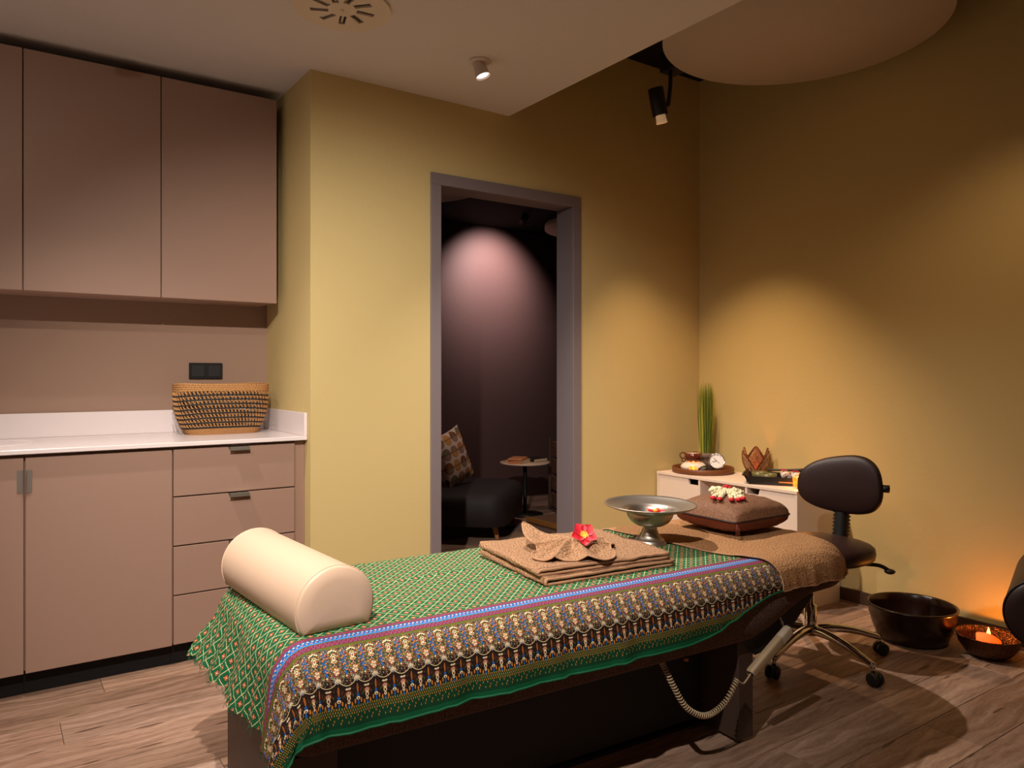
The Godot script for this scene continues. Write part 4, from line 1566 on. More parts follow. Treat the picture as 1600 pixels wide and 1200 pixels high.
func cushion_on_table() -> void:
	var p := Vector3(0.945, BH + 0.0150, -0.075)
	var t := bed_thing("satin_cushion", "brown velvet topped cushion with dark red satin sides on the end towel", "cushion", p, deg_to_rad(3.0))
	var hw := 0.175
	var hd := 0.165
	var H := 0.056
	var n := 36
	var nz := FastNoiseLite.new()
	nz.seed = 8
	nz.frequency = 6.0
	var surf := func(sgn: float) -> SurfaceTool:
		var st := new_st()
		var g := []
		for i in n + 1:
			var rw := []
			for k in n + 1:
				var u := -1.0 + 2.0 * i / n
				var v := -1.0 + 2.0 * k / n
				var pinch := 1.0 - 0.055 * (1 - v * v) * absf(u) * absf(u)
				var pinch2 := 1.0 - 0.055 * (1 - u * u) * absf(v) * absf(v)
				var bulge := pow(maxf(0.0, (1 - pow(absf(u), 2.6)) * (1 - pow(absf(v), 2.6))), 0.28 if sgn < 0 else 0.36)
				var y := H + sgn * bulge * (0.070 if sgn > 0 else 0.055)
				y += 0.005 * nz.get_noise_2d(u * 0.3 + sgn, v * 0.8) * bulge
				y = maxf(y, 0.001)
				var tip := 1.0 - 0.10 * u * u * u * u * v * v * v * v
				rw.append(Vector3(u * hw * pinch * tip, y, v * hd * pinch2 * tip))
			g.append(rw)
		if sgn < 0: g.reverse()
		sheet(st, g)
		return st
	part("velvet_top", surf.call(1.0), M.velvet, t, "brown velvet top")
	part("satin_base", surf.call(-1.0), M.satin_red, t, "dark red satin underside")
	var st := new_st()
	var ps := []
	for q in 4:
		for i in 20:
			var u := -1.0 + 2.0 * i / 20.0
			var uv: Vector2 = [Vector2(u, -1), Vector2(1, u), Vector2(-u, 1), Vector2(-1, -u)][q]
			var pinch := 1.0 - 0.055 * (1 - uv.y * uv.y) * uv.x * uv.x
			var pinch2 := 1.0 - 0.055 * (1 - uv.x * uv.x) * uv.y * uv.y
			var tip := 1.0 - 0.10 * pow(uv.x * uv.y, 4)
			ps.append(Vector3(uv.x * hw * pinch * tip, H, uv.y * hd * pinch2 * tip))
	tube(st, ps, 0.004, 8, false, true)
	part("piping", st, M.leather_dark, t)
	st = new_st()
	for k in 8:
		var e := Vector3(-hw - 0.004 + rng.randf_range(-0.008, 0.01), H - 0.035 - rng.randf() * 0.012, hd + 0.004 + rng.randf_range(-0.008, 0.01))
		tube(st, [Vector3(-hw, H, hd), (Vector3(-hw, H, hd) + e) / 2 + Vector3(rng.randf_range(-0.006, 0.006), 0, 0.004), e], 0.0012, 5)
	part("tassel", st, M.satin_red, t)
	# garland
	var gl := bed_thing("jasmine_garland", "jasmine garland with red rose tips lying on the velvet cushion", "garland", Vector3(0.935, BH + 0.148, -0.09), deg_to_rad(-48.0))
	gl.scale = Vector3.ONE * 0.95
	var beads := func(called: String, pts: Array, rad: float, count: int) -> void:
		var s2 := new_st()
		var path := curve(pts, 12)
		for k in count:
			var u := (path.size() - 1) * (k + 0.5) / count
			var q: Vector3 = path[int(u)].lerp(path[mini(int(u) + 1, path.size() - 1)], u - int(u))
			for m in 5:
				var o := Vector3(rng.randf_range(-1, 1), rng.randf_range(-0.7, 1), rng.randf_range(-1, 1)).normalized() * rad * 0.75
				ball(s2, q + o, Vector3.ONE * rad * rng.randf_range(0.45, 0.62), 7, 5)
		part(called, s2, M.jasmine, gl)
	beads.call("jasmine_bundle", [Vector3(-0.062, 0.003, -0.012), Vector3(-0.02, 0.006, -0.02)], 0.016, 9)
	beads.call("jasmine_bundle", [Vector3(0.02, 0.004, -0.024), Vector3(0.058, -0.004, -0.018)], 0.014, 8)
	var ends := [Vector3(-0.054, -0.010, 0.118), Vector3(-0.028, -0.012, 0.128), Vector3(0.018, -0.012, 0.130), Vector3(0.044, -0.012, 0.122), Vector3(0.062, -0.010, 0.102)]
	for e in ends:
		beads.call("jasmine_strand", [Vector3(e.x * 0.15, 0.012, 0.0), Vector3(e.x * 0.6, 0.002, e.z * 0.5), e + Vector3(0, 0.004, -0.010)], 0.0080, 16)
		var s3 := new_st()
		for m in 5:
			var o := Vector3(cos(m * TAU / 5), 0.3, sin(m * TAU / 5)) * 0.005
			ball(s3, e + o + Vector3(0, 0.004, 0.004), Vector3(0.0075, 0.007, 0.010), 8, 6)
		part("rose_tip", s3, M.red_petal, gl, "red rose tip")
	var s4 := new_st()
	for m in 16:
		var o := Vector3(rng.randf_range(-0.014, 0.016), rng.randf_range(0.008, 0.028), rng.randf_range(-0.016, 0.006))
		ball(s4, o, Vector3.ONE * rng.randf_range(0.005, 0.0075), 7, 5)
	part("rose_cluster", s4, M.red_petal, gl, "cluster of red roses")

# ------------------------------------------------------------------ sideboard
const SX := 3.222
const SZ0 := -3.150
const SZ1 := -2.214
const SH := 0.594

func sideboard() -> void:
	var t := thing("sideboard", "white sideboard with two cut-out doors and an open middle bay", "sideboard", Vector3(XR - 0.014, 0, (SZ0 + SZ1) / 2))
	var o := Vector3(XR - 0.014, 0, (SZ0 + SZ1) / 2)
	var add := func(called: String, a: Vector3, b: Vector3, m: Material) -> Node3D:
		var st := new_st()
		minmax(st, a - o, b - o, 0.0015)
		return part(called, st, m, t)
	var xb := XR - 0.015
	add.call("top_board", Vector3(SX - 0.003, SH - 0.016, SZ0), Vector3(xb, SH, SZ1), M.white_board)
	add.call("bottom_board", Vector3(SX + 0.004, 0.05, SZ0 + 0.014), Vector3(xb, 0.066, SZ1 - 0.014), M.white_board)
	for z in [SZ0, SZ1 - 0.0135]: add.call("side_panel", Vector3(SX, 0.0, z), Vector3(xb, SH - 0.0162, z + 0.0135), M.white_board)
	for z in [-2.837, -2.523]: add.call("divider", Vector3(SX, 0.0662, z), Vector3(xb - 0.006, SH - 0.0162, z + 0.0135), M.white_board)
	add.call("back_panel", Vector3(xb - 0.0055, 0.0662, SZ0 + 0.014), Vector3(xb, SH - 0.0162, SZ1 - 0.014), M.white_board)
	add.call("plinth", Vector3(SX + 0.03, 0, SZ0 + 0.014), Vector3(SX + 0.045, 0.0498, SZ1 - 0.014), M.white_board)
	# doors with a notch for the fingers at one upper corner
	for d in [[SZ0 + 0.0155, -2.8385, 1], [-2.5080, SZ1 - 0.0150, -1]]:
		var z0: float = d[0]
		var z1: float = d[1]
		var yt := SH - 0.0185
		var yb := 0.068
		var nz := 0.075
		var ny := 0.030
		var poly: PackedVector2Array
		if d[2] > 0: poly = PackedVector2Array([Vector2(z0, yb), Vector2(z1, yb), Vector2(z1, yt - ny), Vector2(z1 - nz + 0.008, yt - ny), Vector2(z1 - nz, yt), Vector2(z0, yt)])
		else: poly = PackedVector2Array([Vector2(z0, yb), Vector2(z1, yb), Vector2(z1, yt), Vector2(z0 + nz, yt), Vector2(z0 + nz - 0.008, yt - ny), Vector2(z0, yt - ny)])
		var st := new_st()
		# polygon lies in the zy plane
		var xf := Transform3D(Basis(Vector3(0, 0, 1), Vector3(0, 1, 0), Vector3(-1, 0, 0)), Vector3(SX + 0.010, 0, 0) - o)
		prism(st, poly, 0.014, xf)
		part("door", st, M.white_board, t)

func things_on_sideboard() -> void:
	# round wooden tray
	var tp := Vector3(3.408, SH + 0.0005, -2.965)
	var t := thing("round_tray", "round dark tray with a wooden rim on the sideboard", "tray", tp)
	var st := new_st()
	lathe(st, [[0.0, 0.0], [0.164, 0.0], [0.164, 0.006], [0.0, 0.006]], 56)
	part("tray_base", st, M.tray_black, t)
	st = new_st()
	lathe(st, [[0.1645, 0.002], [0.171, 0.001], [0.175, 0.004], [0.176, 0.03], [0.173, 0.032], [0.168, 0.031], [0.1645, 0.006]], 64)
	part("rim", st, M.tray_wood, t, "brown wooden rim")
	for s in [0.0, PI]:
		st = new_st()
		var pts := []
		for k in 9:
			var u := -1.0 + k / 4.0
			pts.append(Vector3(cos(2.36 + s) * 0.169 + sin(2.36 + s) * u * 0.035, 0.033 + 0.02 * (1 - u * u), sin(2.36 + s) * 0.169 - cos(2.36 + s) * u * 0.035))
		tube(st, pts, 0.005, 8)
		part("handle", st, M.tray_black, t)
	# oil warmer
	var wp := Vector3(3.336, SH + 0.007, -2.972)
	t = thing("oil_warmer", "squat white ceramic warmer with an oval opening on the round tray", "oil warmer", wp)
	st = new_st()
	var sh := []
	# shell with a window towards the room: built as two skins without the window cells
	var rr := func(v: float) -> float: return 0.048 + 0.025 * sin(PI * clampf(v * 0.92 + 0.06, 0, 1))
	for skin in [0.0, -0.006]:
		for i in 20:
			for k in 60:
				var v0 := i / 20.0
				var v1 := (i + 1) / 20.0
				var b0 := TAU * k / 60
				var b1 := TAU * (k + 1) / 60
				var ang := wrapf((b0 + b1) / 2 - 2.45, -PI, PI)
				var win := pow(ang / 0.42, 2) + pow(((v0 + v1) / 2 - 0.40) / 0.30, 2)
				if win < 1.0: continue
				smooth(st)
				var q := []
				for c in [[v0, b0], [v0, b1], [v1, b1], [v1, b0]]:
					var r2: float = rr.call(c[0]) + skin
					q.append(Vector3(cos(c[1]) * r2, 0.001 + c[0] * 0.056, sin(c[1]) * r2))
				quad(st, q[0], q[1], q[2], q[3])
	lathe(st, [[0.052, 0.057], [0.046, 0.059], [0.034, 0.058], [0.034, 0.054], [0.046, 0.054]], 48)
	part("shell", st, M.ceramic_white, t)
	st = new_st()
	lathe(st, [[0.0, 0.002], [0.019, 0.002], [0.019, 0.014], [0.0, 0.013]], 24, Transform3D(Basis.IDENTITY, Vector3(-0.015, 0, 0.012)))
	part("tea_light", st, M.wax, t)
	st = new_st()
	ball(st, Vector3(-0.015, 0.023, 0.012), Vector3(0.0025, 0.007, 0.0025), 10, 8)
	part("flame", st, M.flame, t)
	glow_lamp(t, wp + Vector3(-0.015, 0.024, 0.012), 0.011, c8(255, 140, 50), 0.004)
	# amber milk cup on top
	t = thing("amber_cup", "small brown glazed cup with ring handles on the white warmer", "cup", wp + Vector3(0, 0.0595, 0))
	st = new_st()
	lathe(st, [[0.0, 0.0], [0.032, 0.0], [0.042, 0.01], [0.047, 0.028], [0.048, 0.05], [0.045, 0.05], [0.043, 0.028], [0.036, 0.008], [0.0, 0.006]], 40)
	part("cup_body", st, M.amber_glass, t)
	st = new_st()
	lathe(st, [[0.0, 0.0465], [0.0445, 0.0465], [0.0445, 0.048], [0.0, 0.048]], 40)
	part("milky_oil", st, M.ceramic_white, t)
	st = new_st()
	petal(st, Transform3D(Basis(Vector3.UP, -1.0), Vector3(0.033, 0.046, -0.020)), 0.03, 0.012)
	part("spout", st, M.amber_glass, t)
	for q in [[0.033, 0.016], [0.006, 0.010]]:
		st = new_st()
		var pts := []
		var dir := Vector3(-0.82, 0, -0.57)
		for k in 20:
			var a := TAU * k / 20
			pts.append(dir * (0.046 + q[1] + cos(a) * q[1]) + Vector3.UP * (q[0] + sin(a) * q[1]) + Vector3.UP * 0.002)
		tube(st, pts, 0.0035, 8, false, true)
		part("ring_handle", st, M.amber_glass, t)
	# grass in a pot
	var gp := Vector3(3.480, SH + 0.007, -3.005)
	t = thing("potted_grass", "tall artificial grass in a small stone pot in the corner of the sideboard", "plant", gp)
	st = new_st()
	lathe(st, [[0.0, 0.0], [0.034, 0.0], [0.038, 0.05], [0.040, 0.068], [0.043, 0.070], [0.045, 0.098], [0.042, 0.099], [0.038, 0.09], [0.0, 0.088]], 36)
	part("pot", st, M.pot_stone, t)
	for gset in 4:
		st = new_st()
		smooth(st)
		for k in 80:
			var a := rng.randf() * TAU
			var r0 := 0.034 * sqrt(rng.randf())
			var hh := rng.randf_range(0.34, 0.43)
			var spread := 1.05 + rng.randf() * 0.45
			var p0 := Vector3(cos(a) * r0, 0.088, sin(a) * r0)
			var p2 := Vector3(cos(a) * r0 * spread + rng.randf_range(-0.010, 0.010), 0.088 + hh, sin(a) * r0 * spread + rng.randf_range(-0.010, 0.010))
			if k == 0 and gset < 2: p2 = Vector3(-0.045, 0.36, -0.025)
			var p1 := (p0 + p2) / 2 + Vector3(cos(a), 0, sin(a)) * 0.004
			var side := Vector3(sin(a * 3.0 + k), 0, cos(a * 3.0 + k)).normalized() * 0.0020
			quad(st, p0 - side, p1 - side, p1 + side, p0 + side)
			quad(st, p1 - side, p2 - side * 0.15, p2 + side * 0.15, p1 + side)
		part("grass_blades", st, M.grass[gset], t, "", "stuff")
	# clock
	var cp := Vector3(3.375, SH + 0.033, -2.835)
	t = thing("table_clock", "small round silver clock with a white dial leaning on the tray rim", "clock", cp)
	var face := Transform3D(facing(Vector3(-0.80, 0.22, 0.62)), Vector3(0, 0.045, 0))
	st = new_st()
	lathe(st, [[0.0, -0.03], [0.036, -0.03], [0.044, -0.02], [0.046, 0.0], [0.046, 0.008], [0.043, 0.011], [0.039, 0.010], [0.038, 0.004]], 44, face)
	part("case", st, M.chrome, t)
	st = new_st()
	lathe(st, [[0.0383, 0.0042], [0.0, 0.0043]], 44, face)
	part("dial", st, M.clock_face, t)
	for q in [[0.35, 0.026, 0.0014], [-0.62, 0.022, 0.0018], [2.7, 0.020, 0.0010]]:
		st = new_st()
		cbox(st, Vector3(0, 0, 0), Vector3(0.0022 * q[2] / 0.0014, 0.001, q[1]), 0.0002, face * Transform3D(Basis(Vector3.UP, q[0]), Vector3(0, 0.006, 0)) * Transform3D(Basis.IDENTITY, Vector3(0, 0, -q[1] / 2)))
		part("hand", st, M.black_plastic, t)
	for k in 12:
		st = new_st()
		cbox(st, Vector3(0, 0.0052, -0.033), Vector3(0.0016, 0.0006, 0.005), 0.0001, face * Transform3D(Basis(Vector3.UP, TAU * k / 12), Vector3.ZERO))
		part("hour_mark", st, M.black_plastic, t)
	# black tray
	var bp := Vector3(3.385, SH + 0.0005, -2.450)
	var turn := atan2(0.149, 0.235)
	t = thing("black_tray", "black lacquered rectangular tray with flared ends and oval grips", "tray", bp, turn)
	# local z runs along its long side
	st = new_st()
	minmax(st, Vector3(-0.10, 0.0, -0.13), Vector3(0.10, 0.008, 0.13), 0.002)
	part("tray_base", st, M.tray_black, t)
	for s in [-1.0, 1.0]:
		st = new_st()
		prism(st, PackedVector2Array([Vector2(-0.13, 0.006), Vector2(0.13, 0.006), Vector2(0.142, 0.042), Vector2(-0.142, 0.042)]), 0.007, Transform3D(Basis(Vector3(0, 0, 1), Vector3(0, 1, 0), Vector3(-1, 0, 0)), Vector3(s * 0.101, 0, 0)))
		part("long_side", st, M.tray_black, t)
		st = new_st()
		var g := []
		for i in 7:
			var u := i / 6.0
			var rw := []
			for q in [-0.104, 0.104]: rw.append(Vector3(q, 0.004 + 0.046 * u, s * (0.128 + 0.022 * u * u)))
			g.append(rw)
		for i in range(6, -1, -1):
			var u := i / 6.0
			var rw := []
			for q in [-0.104, 0.104]: rw.append(Vector3(q, 0.004 + 0.046 * u, s * (0.135 + 0.022 * u * u + 0.003)))
			g.append(rw)
		sheet(st, g)
		tube(st, [Vector3(-0.108, 0.05, s * 0.156), Vector3(0.108, 0.05, s * 0.156)], 0.007, 8)
		part("flared_end", st, M.tray_black, t)
	st = new_st()
	cbox(st, Vector3(-0.1055, 0.018, 0.055), Vector3(0.002, 0.006, 0.075), 0.0008)
	part("grip_slot", st, M.brass, t, "slim brass coloured slot")
	# two glazed bowls, rolled towels, ladle, on the black tray
	var on := func(x: float, y: float, z: float) -> Vector3: return bp + Basis(Vector3.UP, turn) * Vector3(x, y, z)
	for k in 2:
		var b := thing("glazed_bowl", ["olive glazed bowl at the back of the black tray", "olive glazed bowl at the front of the black tray"][k], "bowl", on.call([0.012, -0.045][k], 0.0085, [-0.085, -0.035][k]), 0.0, "olive glazed bowls")
		st = new_st()
		lathe(st, [[0.0, 0.0], [0.026, 0.0], [0.038, 0.018], [0.042, 0.044], [0.039, 0.044], [0.034, 0.02], [0.0, 0.008]], 36)
		part("bowl_body", st, M.green_glaze, b)
	for k in 2:
		var b := thing("rolled_towel", ["white rolled face towel beside the bowls on the black tray", "white rolled face towel at the outer end of the black tray"][k], "towel", on.call([-0.01, -0.035][k], 0.042, [0.045, 0.098][k]), turn + 1.72, "white rolled towels")
		st = new_st()
		# spiral roll, axis along local z
		var pts2 := []
		for i in 61:
			var a := i / 60.0 * TAU * 2.75
			var r2 := 0.006 + 0.0165 * i / 60.0
			pts2.append(Vector2(cos(a) * r2, sin(a) * r2))
		var g := []
		for z in [-0.055, -0.052, 0.0, 0.052, 0.055]:
			var rw := []
			var e: float = 0.0012 if absf(z) > 0.054 else 0.0024
			for q in pts2: rw.append(Vector3(q.x, q.y, z) + Vector3(q.x, q.y, 0).normalized() * e)
			for i in range(pts2.size() - 1, -1, -1): rw.append(Vector3(pts2[i].x, pts2[i].y, z) - Vector3(pts2[i].x, pts2[i].y, 0).normalized() * e)
			g.append(rw)
		sheet(st, g, [], true)
		for e in [0, 4]:
			for i in 60:
				var rw: Array = g[e]
				quad(st, rw[i], rw[i + 1], rw[120 - i], rw[121 - i])
		part("roll", st, M.white_towel, b)
		var f := thing("red_flower", ["small red flower on the inner rolled towel", "small red flower on the outer rolled towel"][k], "flower", on.call([-0.01, -0.035][k], 0.068, [0.045, 0.098][k]) + Vector3(0.008, 0, -0.012), 0.4)
		for q in 5:
			st = new_st()
			petal(st, Transform3D(Basis(Vector3.UP, TAU * q / 5), Vector3.ZERO), 0.022, 0.010, 0.3, -0.2)
			part("petal", st, M.red_petal, f)
	var ld := thing("black_ladle", "black wooden ladle lying across the back of the black tray", "ladle", on.call(0.085, 0.056, 0.04), turn)
	st = new_st()
	tube(st, curve([Vector3(0, 0, -0.09), Vector3(0, 0.003, 0.0), Vector3(0.0, 0.006, 0.09)], 6), [0.005, 0.005, 0.005, 0.005, 0.0052, 0.0055, 0.006, 0.0065, 0.007, 0.008, 0.009, 0.0098, 0.0095], 8)
	part("ladle_handle", st, M.tray_black, ld)
	lotus()
	tea_glass()

func lotus() -> void:
	var p := Vector3(3.485, SH + 0.001, -2.655)
	var t := thing("lotus_candle_holder", "copper edged lotus candle holder with shell petals behind the bowls", "candle holder", p)
	var st := new_st()
	lathe(st, [[0.0, 0.0], [0.045, 0.0], [0.05, 0.008], [0.03, 0.02], [0.0, 0.018]], 32)
	part("foot", st, M.copper_edge, t)
	var make := func(ang: float, lean: float, l: float, w: float, r0: float) -> void:
		var dir := Vector3(cos(ang), 0, sin(ang))
		var sd := Vector3(-sin(ang), 0, cos(ang))
		var s2 := new_st()
		var g := []
		var n := 14
		var le := []
		var re := []
		for i in n + 1:
			var u := i / float(n)
			var hw := w * pow(sin(PI * pow(u, 0.62) * 0.98 + 0.02), 0.8) * (1.0 - 0.05 * u)
			var out := r0 + 0.05 * sin(u * PI * 0.55) * lean + 0.022 * u * u * u * lean
			var rw := []
			for k in 9:
				var v := (k - 4) / 4.0
				rw.append(dir * (out - 0.018 * v * v * (1 - u * 0.5)) + sd * hw * v + Vector3.UP * (0.012 + u * l))
			g.append(rw)
			le.append(rw[0])
			re.append(rw[8])
		sheet(s2, g)
		var pt := part("petal", s2, M.capiz, t, "mottled shell petal")
		s2 = new_st()
		re.reverse()
		le.append_array(re)
		tube(s2, le, 0.0026, 6)
		part("copper_edge", s2, M.copper_edge, pt)
	for k in 4: make.call(2.50 + k * PI / 2, 0.55, 0.150, 0.056, 0.030)
	for k in 4: make.call(2.50 + PI / 4 + k * PI / 2, 1.0, 0.128, 0.036, 0.034)
	st = new_st()
	lathe(st, [[0.0, 0.02], [0.019, 0.02], [0.019, 0.036], [0.0, 0.035]], 24)
	part("tea_light", st, M.wax, t)
	st = new_st()
	ball(st, Vector3(0, 0.045, 0), Vector3(0.0025, 0.008, 0.0025), 10, 8)
	part("flame", st, M.flame, t)
	glow_lamp(t, p + Vector3(0, 0.046, 0), 0.013, c8(255, 150, 64), 0.004)

func tea_glass() -> void:
	var p := Vector3(3.315, SH + 0.0005, -2.262)
	var t := thing("tea_light_glass", "small cut amber tea light glass at the corner of the sideboard", "candle holder", p)
	var st := new_st()
	flat(st)
	var n := 14
	var lv := [[0.024, 0.002], [0.034, 0.014], [0.033, 0.03], [0.037, 0.044], [0.034, 0.056]]
	for i in lv.size() - 1:
		for k in n:
			var a := TAU * (k + 0.5 * (i % 2)) / n
			var b := TAU * (k + 1 + 0.5 * (i % 2)) / n
			var c := TAU * (k + 0.5 + 0.5 * (i % 2)) / n
			var d := TAU * (k + 1.5 + 0.5 * (i % 2)) / n
			var r0: float = lv[i][0]
			var r1: float = lv[i + 1][0]
			var y0: float = lv[i][1]
			var y1: float = lv[i + 1][1]
			var A := Vector3(cos(a) * r0, y0, sin(a) * r0)
			var B := Vector3(cos(b) * r0, y0, sin(b) * r0)
			var C := Vector3(cos(c) * r1, y1, sin(c) * r1)
			var D := Vector3(cos(d) * r1, y1, sin(d) * r1)
			tri(st, A, B, C)
			tri(st, B, D, C)
	part("glass", st, M.amber_cut, t)
	st = new_st()
	lathe(st, [[0.0, 0.003], [0.018, 0.003], [0.018, 0.016], [0.0, 0.015]], 24)
	part("tea_light", st, M.wax, t)
	st = new_st()
	ball(st, Vector3(0, 0.026, 0), Vector3(0.004, 0.010, 0.004), 10, 8)
	part("flame", st, M.flame, t)
	glow_lamp(t, p + Vector3(0, 0.027, 0), 0.022, c8(255, 160, 70), 0.006)

# ------------------------------------------------------------------ chair
func pad(st: SurfaceTool, hw: float, hh: float, th: float, ex: float, bend: float, xf: Transform3D, taper := 0.0, swell := 0.0) -> void:
	# upholstered pad: superellipse outline in xy, domed along z, bent about the vertical
	var n := 48
	var rings := 8
	var g := []
	for side in [1.0, -1.0]:
		for i in rings + 1:
			var u: float = i / float(rings)
			var rad: float = sin(u * PI / 2) if side > 0 else cos(u * PI / 2)
			var z: float = th * (pow(cos(u * PI / 2), 0.6) if side > 0 else -pow(sin(u * PI / 2), 0.6))
			if side < 0 and i == 0: continue
			var rw := []
			for k in n:
				var a := TAU * k / n
				var c := cos(a)
				var s := sin(a)
				var x := signf(c) * pow(absf(c), 2.0 / ex) * hw * (0.86 + 0.14 * rad) * rad if rad > 0.0 else 0.0
				var y := signf(s) * pow(absf(s), 2.0 / ex) * hh * rad
				x *= 1.0 + taper * (-y / hh)
				y *= 1.0 + swell * x / hw
				rw.append(xf * Vector3(x, y, z + bend * x * x))
			g.append(rw)
	sheet(st, g, [], true)

func task_chair() -> void:
	var hub := Vector3(2.770, 0, -1.842)
	var t := thing("task_chair", "dark brown leather task chair with a chrome star base behind the table end", "chair", hub)
	var st := new_st()
	# base
	for k in 5:
		var a := deg_to_rad(172.0 + 72.0 * k)
		var d := Vector3(cos(a), 0, sin(a))
		st = new_st()
		var pts := curve([d * 0.022 + Vector3(0, 0.118, 0), d * 0.09 + Vector3(0, 0.120, 0), d * 0.19 + Vector3(0, 0.105, 0), d * 0.305 + Vector3(0, 0.072, 0)], 6)
		var rad := []
		for i in pts.size(): rad.append(lerpf(0.021, 0.012, i / float(pts.size() - 1)))
		tube(st, pts, rad, 12)
		var leg := part("leg", st, M.chrome, t, "chrome star leg")
		st = new_st()
		var cpos := d * 0.302
		tube(st, [cpos + Vector3(0, 0.072, 0), cpos + Vector3(0, 0.045, 0)], 0.008, 10)
		part("caster_stem", st, M.chrome, leg)
		st = new_st()
		var side := Vector3(-d.z, 0, d.x)
		for s in [-1.0, 1.0]:
			lathe(st, [[0.0, -0.009], [0.020, -0.009], [0.025, -0.006], [0.025, 0.006], [0.020, 0.009], [0.0, 0.009]], 24, Transform3D(facing(side), cpos + Vector3(0, 0.0255, 0) + side * s * 0.014 + d * 0.008))
		cbox(st, cpos + Vector3(0, 0.042, 0) + d * 0.006, Vector3(0.03, 0.016, 0.03), 0.005)
		part("caster", st, M.black_plastic, leg)
	st = new_st()
	lathe(st, [[0.0, 0.095], [0.030, 0.098], [0.032, 0.12], [0.030, 0.135], [0.024, 0.14], [0.0, 0.141]], 28)
	part("hub", st, M.chrome, t)
	st = new_st()
	lathe(st, [[0.024, 0.14], [0.024, 0.22], [0.014, 0.222], [0.014, 0.36]], 24)
	part("gas_column", st, M.chrome, t)
	# seat
	st = new_st()
	minmax(st, Vector3(-0.03, 0.355, -0.06), Vector3(0.2, 0.385, 0.06), 0.008)
	part("seat_plate", st, M.black_plastic, t)
	st = new_st()
	var sc := Vector3(0.093, 0.43, -0.008)
	pad(st, 0.180, 0.200, 0.056, 2.5, 0.0, Transform3D(Basis(Vector3(1, 0, 0), -PI / 2), sc))
	part("seat", st, M.leather_dark, t)
	st = new_st()
	tube(st, curve([sc + Vector3(0.10, -0.05, 0.12), sc + Vector3(0.14, -0.052, 0.17), sc + Vector3(0.165, -0.072, 0.20)], 5), 0.008, 8)
	ball(st, sc + Vector3(0.165, -0.074, 0.20), Vector3(0.022, 0.011, 0.022), 12, 8)
	part("lever", st, M.black_plastic, t)
	# back support in a bellows sleeve
	var b0 := Vector3(0.235, 0.40, -0.015)
	var b1 := Vector3(0.262, 0.63, -0.018)
	st = new_st()
	var prof := []
	var ln := (b1 - b0).length()
	for i in 31: prof.append([0.037 if i % 2 == 0 else 0.029, ln * i / 30.0])
	lathe(st, prof, 24, Transform3D(facing(b1 - b0), b0), false)
	part("bellows_sleeve", st, M.bellows, t)
	st = new_st()
	tube(st, [Vector3(0.12, 0.372, -0.01), Vector3(0.22, 0.375, -0.015), b0 + Vector3(0, 0.02, 0)], 0.016, 10)
	part("back_bar", st, M.black_metal, t)
	st = new_st()
	var bc := Vector3(0.245, 0.690, -0.015)
	# faces the table, slightly turned to the room
	var bs := Basis(Vector3.UP, deg_to_rad(-78.0)) * Basis(Vector3(1, 0, 0), deg_to_rad(-4.0))
	pad(st, 0.178, 0.122, 0.038, 2.6, 0.9, Transform3D(bs * Basis(Vector3(0, 0, 1), deg_to_rad(4.0)), bc), 0.04, 0.16)
	part("backrest", st, M.leather_dark, t)
	st = new_st()
	lathe(st, [[0.0, 0.0], [0.014, 0.0], [0.016, 0.004], [0.016, 0.026], [0.0, 0.028]], 16, Transform3D(facing(bs * Vector3(1, 0, -0.2)), bc + bs * Vector3(0.174, 0.0, 0.02)))
	part("tension_knob", st, M.black_plastic, t)

# ------------------------------------------------------------------ on the floor
func floor_things() -> void:
	var t := thing("dark_basin", "wide dark brown glazed basin on the floor by the yellow wall", "basin", Vector3(3.332, 0, -1.717))
	var st := new_st()
	lathe(st, [[0.0, 0.002], [0.128, 0.0], [0.140, 0.008], [0.160, 0.06], [0.172, 0.11], [0.174, 0.138], [0.181, 0.146], [0.181, 0.153], [0.175, 0.156], [0.169, 0.150], [0.166, 0.12], [0.152, 0.06], [0.13, 0.015], [0.0, 0.012]], 64)
	part("basin_body", st, M.pot_red, t)
	var bp := Vector3(3.385, 0, -1.430)
	t = thing("hammered_bowl", "hammered copper bowl holding a burning candle on the floor", "bowl", bp)
	st = new_st()
	lathe(st, [[0.0, 0.003], [0.05, 0.0], [0.058, 0.004], [0.088, 0.022], [0.110, 0.055], [0.118, 0.088], [0.121, 0.090], [0.120, 0.0925], [0.116, 0.090], [0.107, 0.056], [0.085, 0.026], [0.05, 0.008], [0.0, 0.006]], 64)
	part("bowl_body", st, M.hammered, t)
	var c := thing("candle", "burning orange glowing candle with a melted lip in the hammered bowl", "candle", bp + Vector3(0, 0.007, 0))
	st = new_st()
	var g := []
	var n := 40
	var rows := [[0.040, 0.0, 0.0], [0.041, 0.06, 0.3], [0.041, 0.078, 1.0], [0.039, 0.080, 1.0], [0.033, 0.074, 0.9], [0.030, 0.060, 0.3], [0.0, 0.056, 0.0]]
	for r in rows:
		var rw := []
		for k in n:
			var a := TAU * k / n
			var lip: float = r[2] * (0.018 * cos(a - 3.4) + 0.006 * cos(2 * a + 1.0))
			rw.append(Vector3(cos(a) * r[0] * 1.1, r[1] + lip, sin(a) * r[0] * 1.1))
		g.append(rw)
	sheet(st, g, [], true)
	part("wax_body", st, M.wax, c)
	st = new_st()
	tube(st, [Vector3(0, 0.056, 0), Vector3(0.001, 0.068, 0)], 0.001, 6)
	part("wick", st, M.black_cord, c)
	st = new_st()
	lathe(st, [[0.0005, 0.062], [0.0075, 0.070], [0.009, 0.079], [0.0065, 0.093], [0.0004, 0.114]], 16)
	part("flame", st, M.flame, c)
	glow_lamp(c, bp + Vector3(0, 0.086, 0), 0.075, c8(255, 150, 52), 0.008)
	armchair()

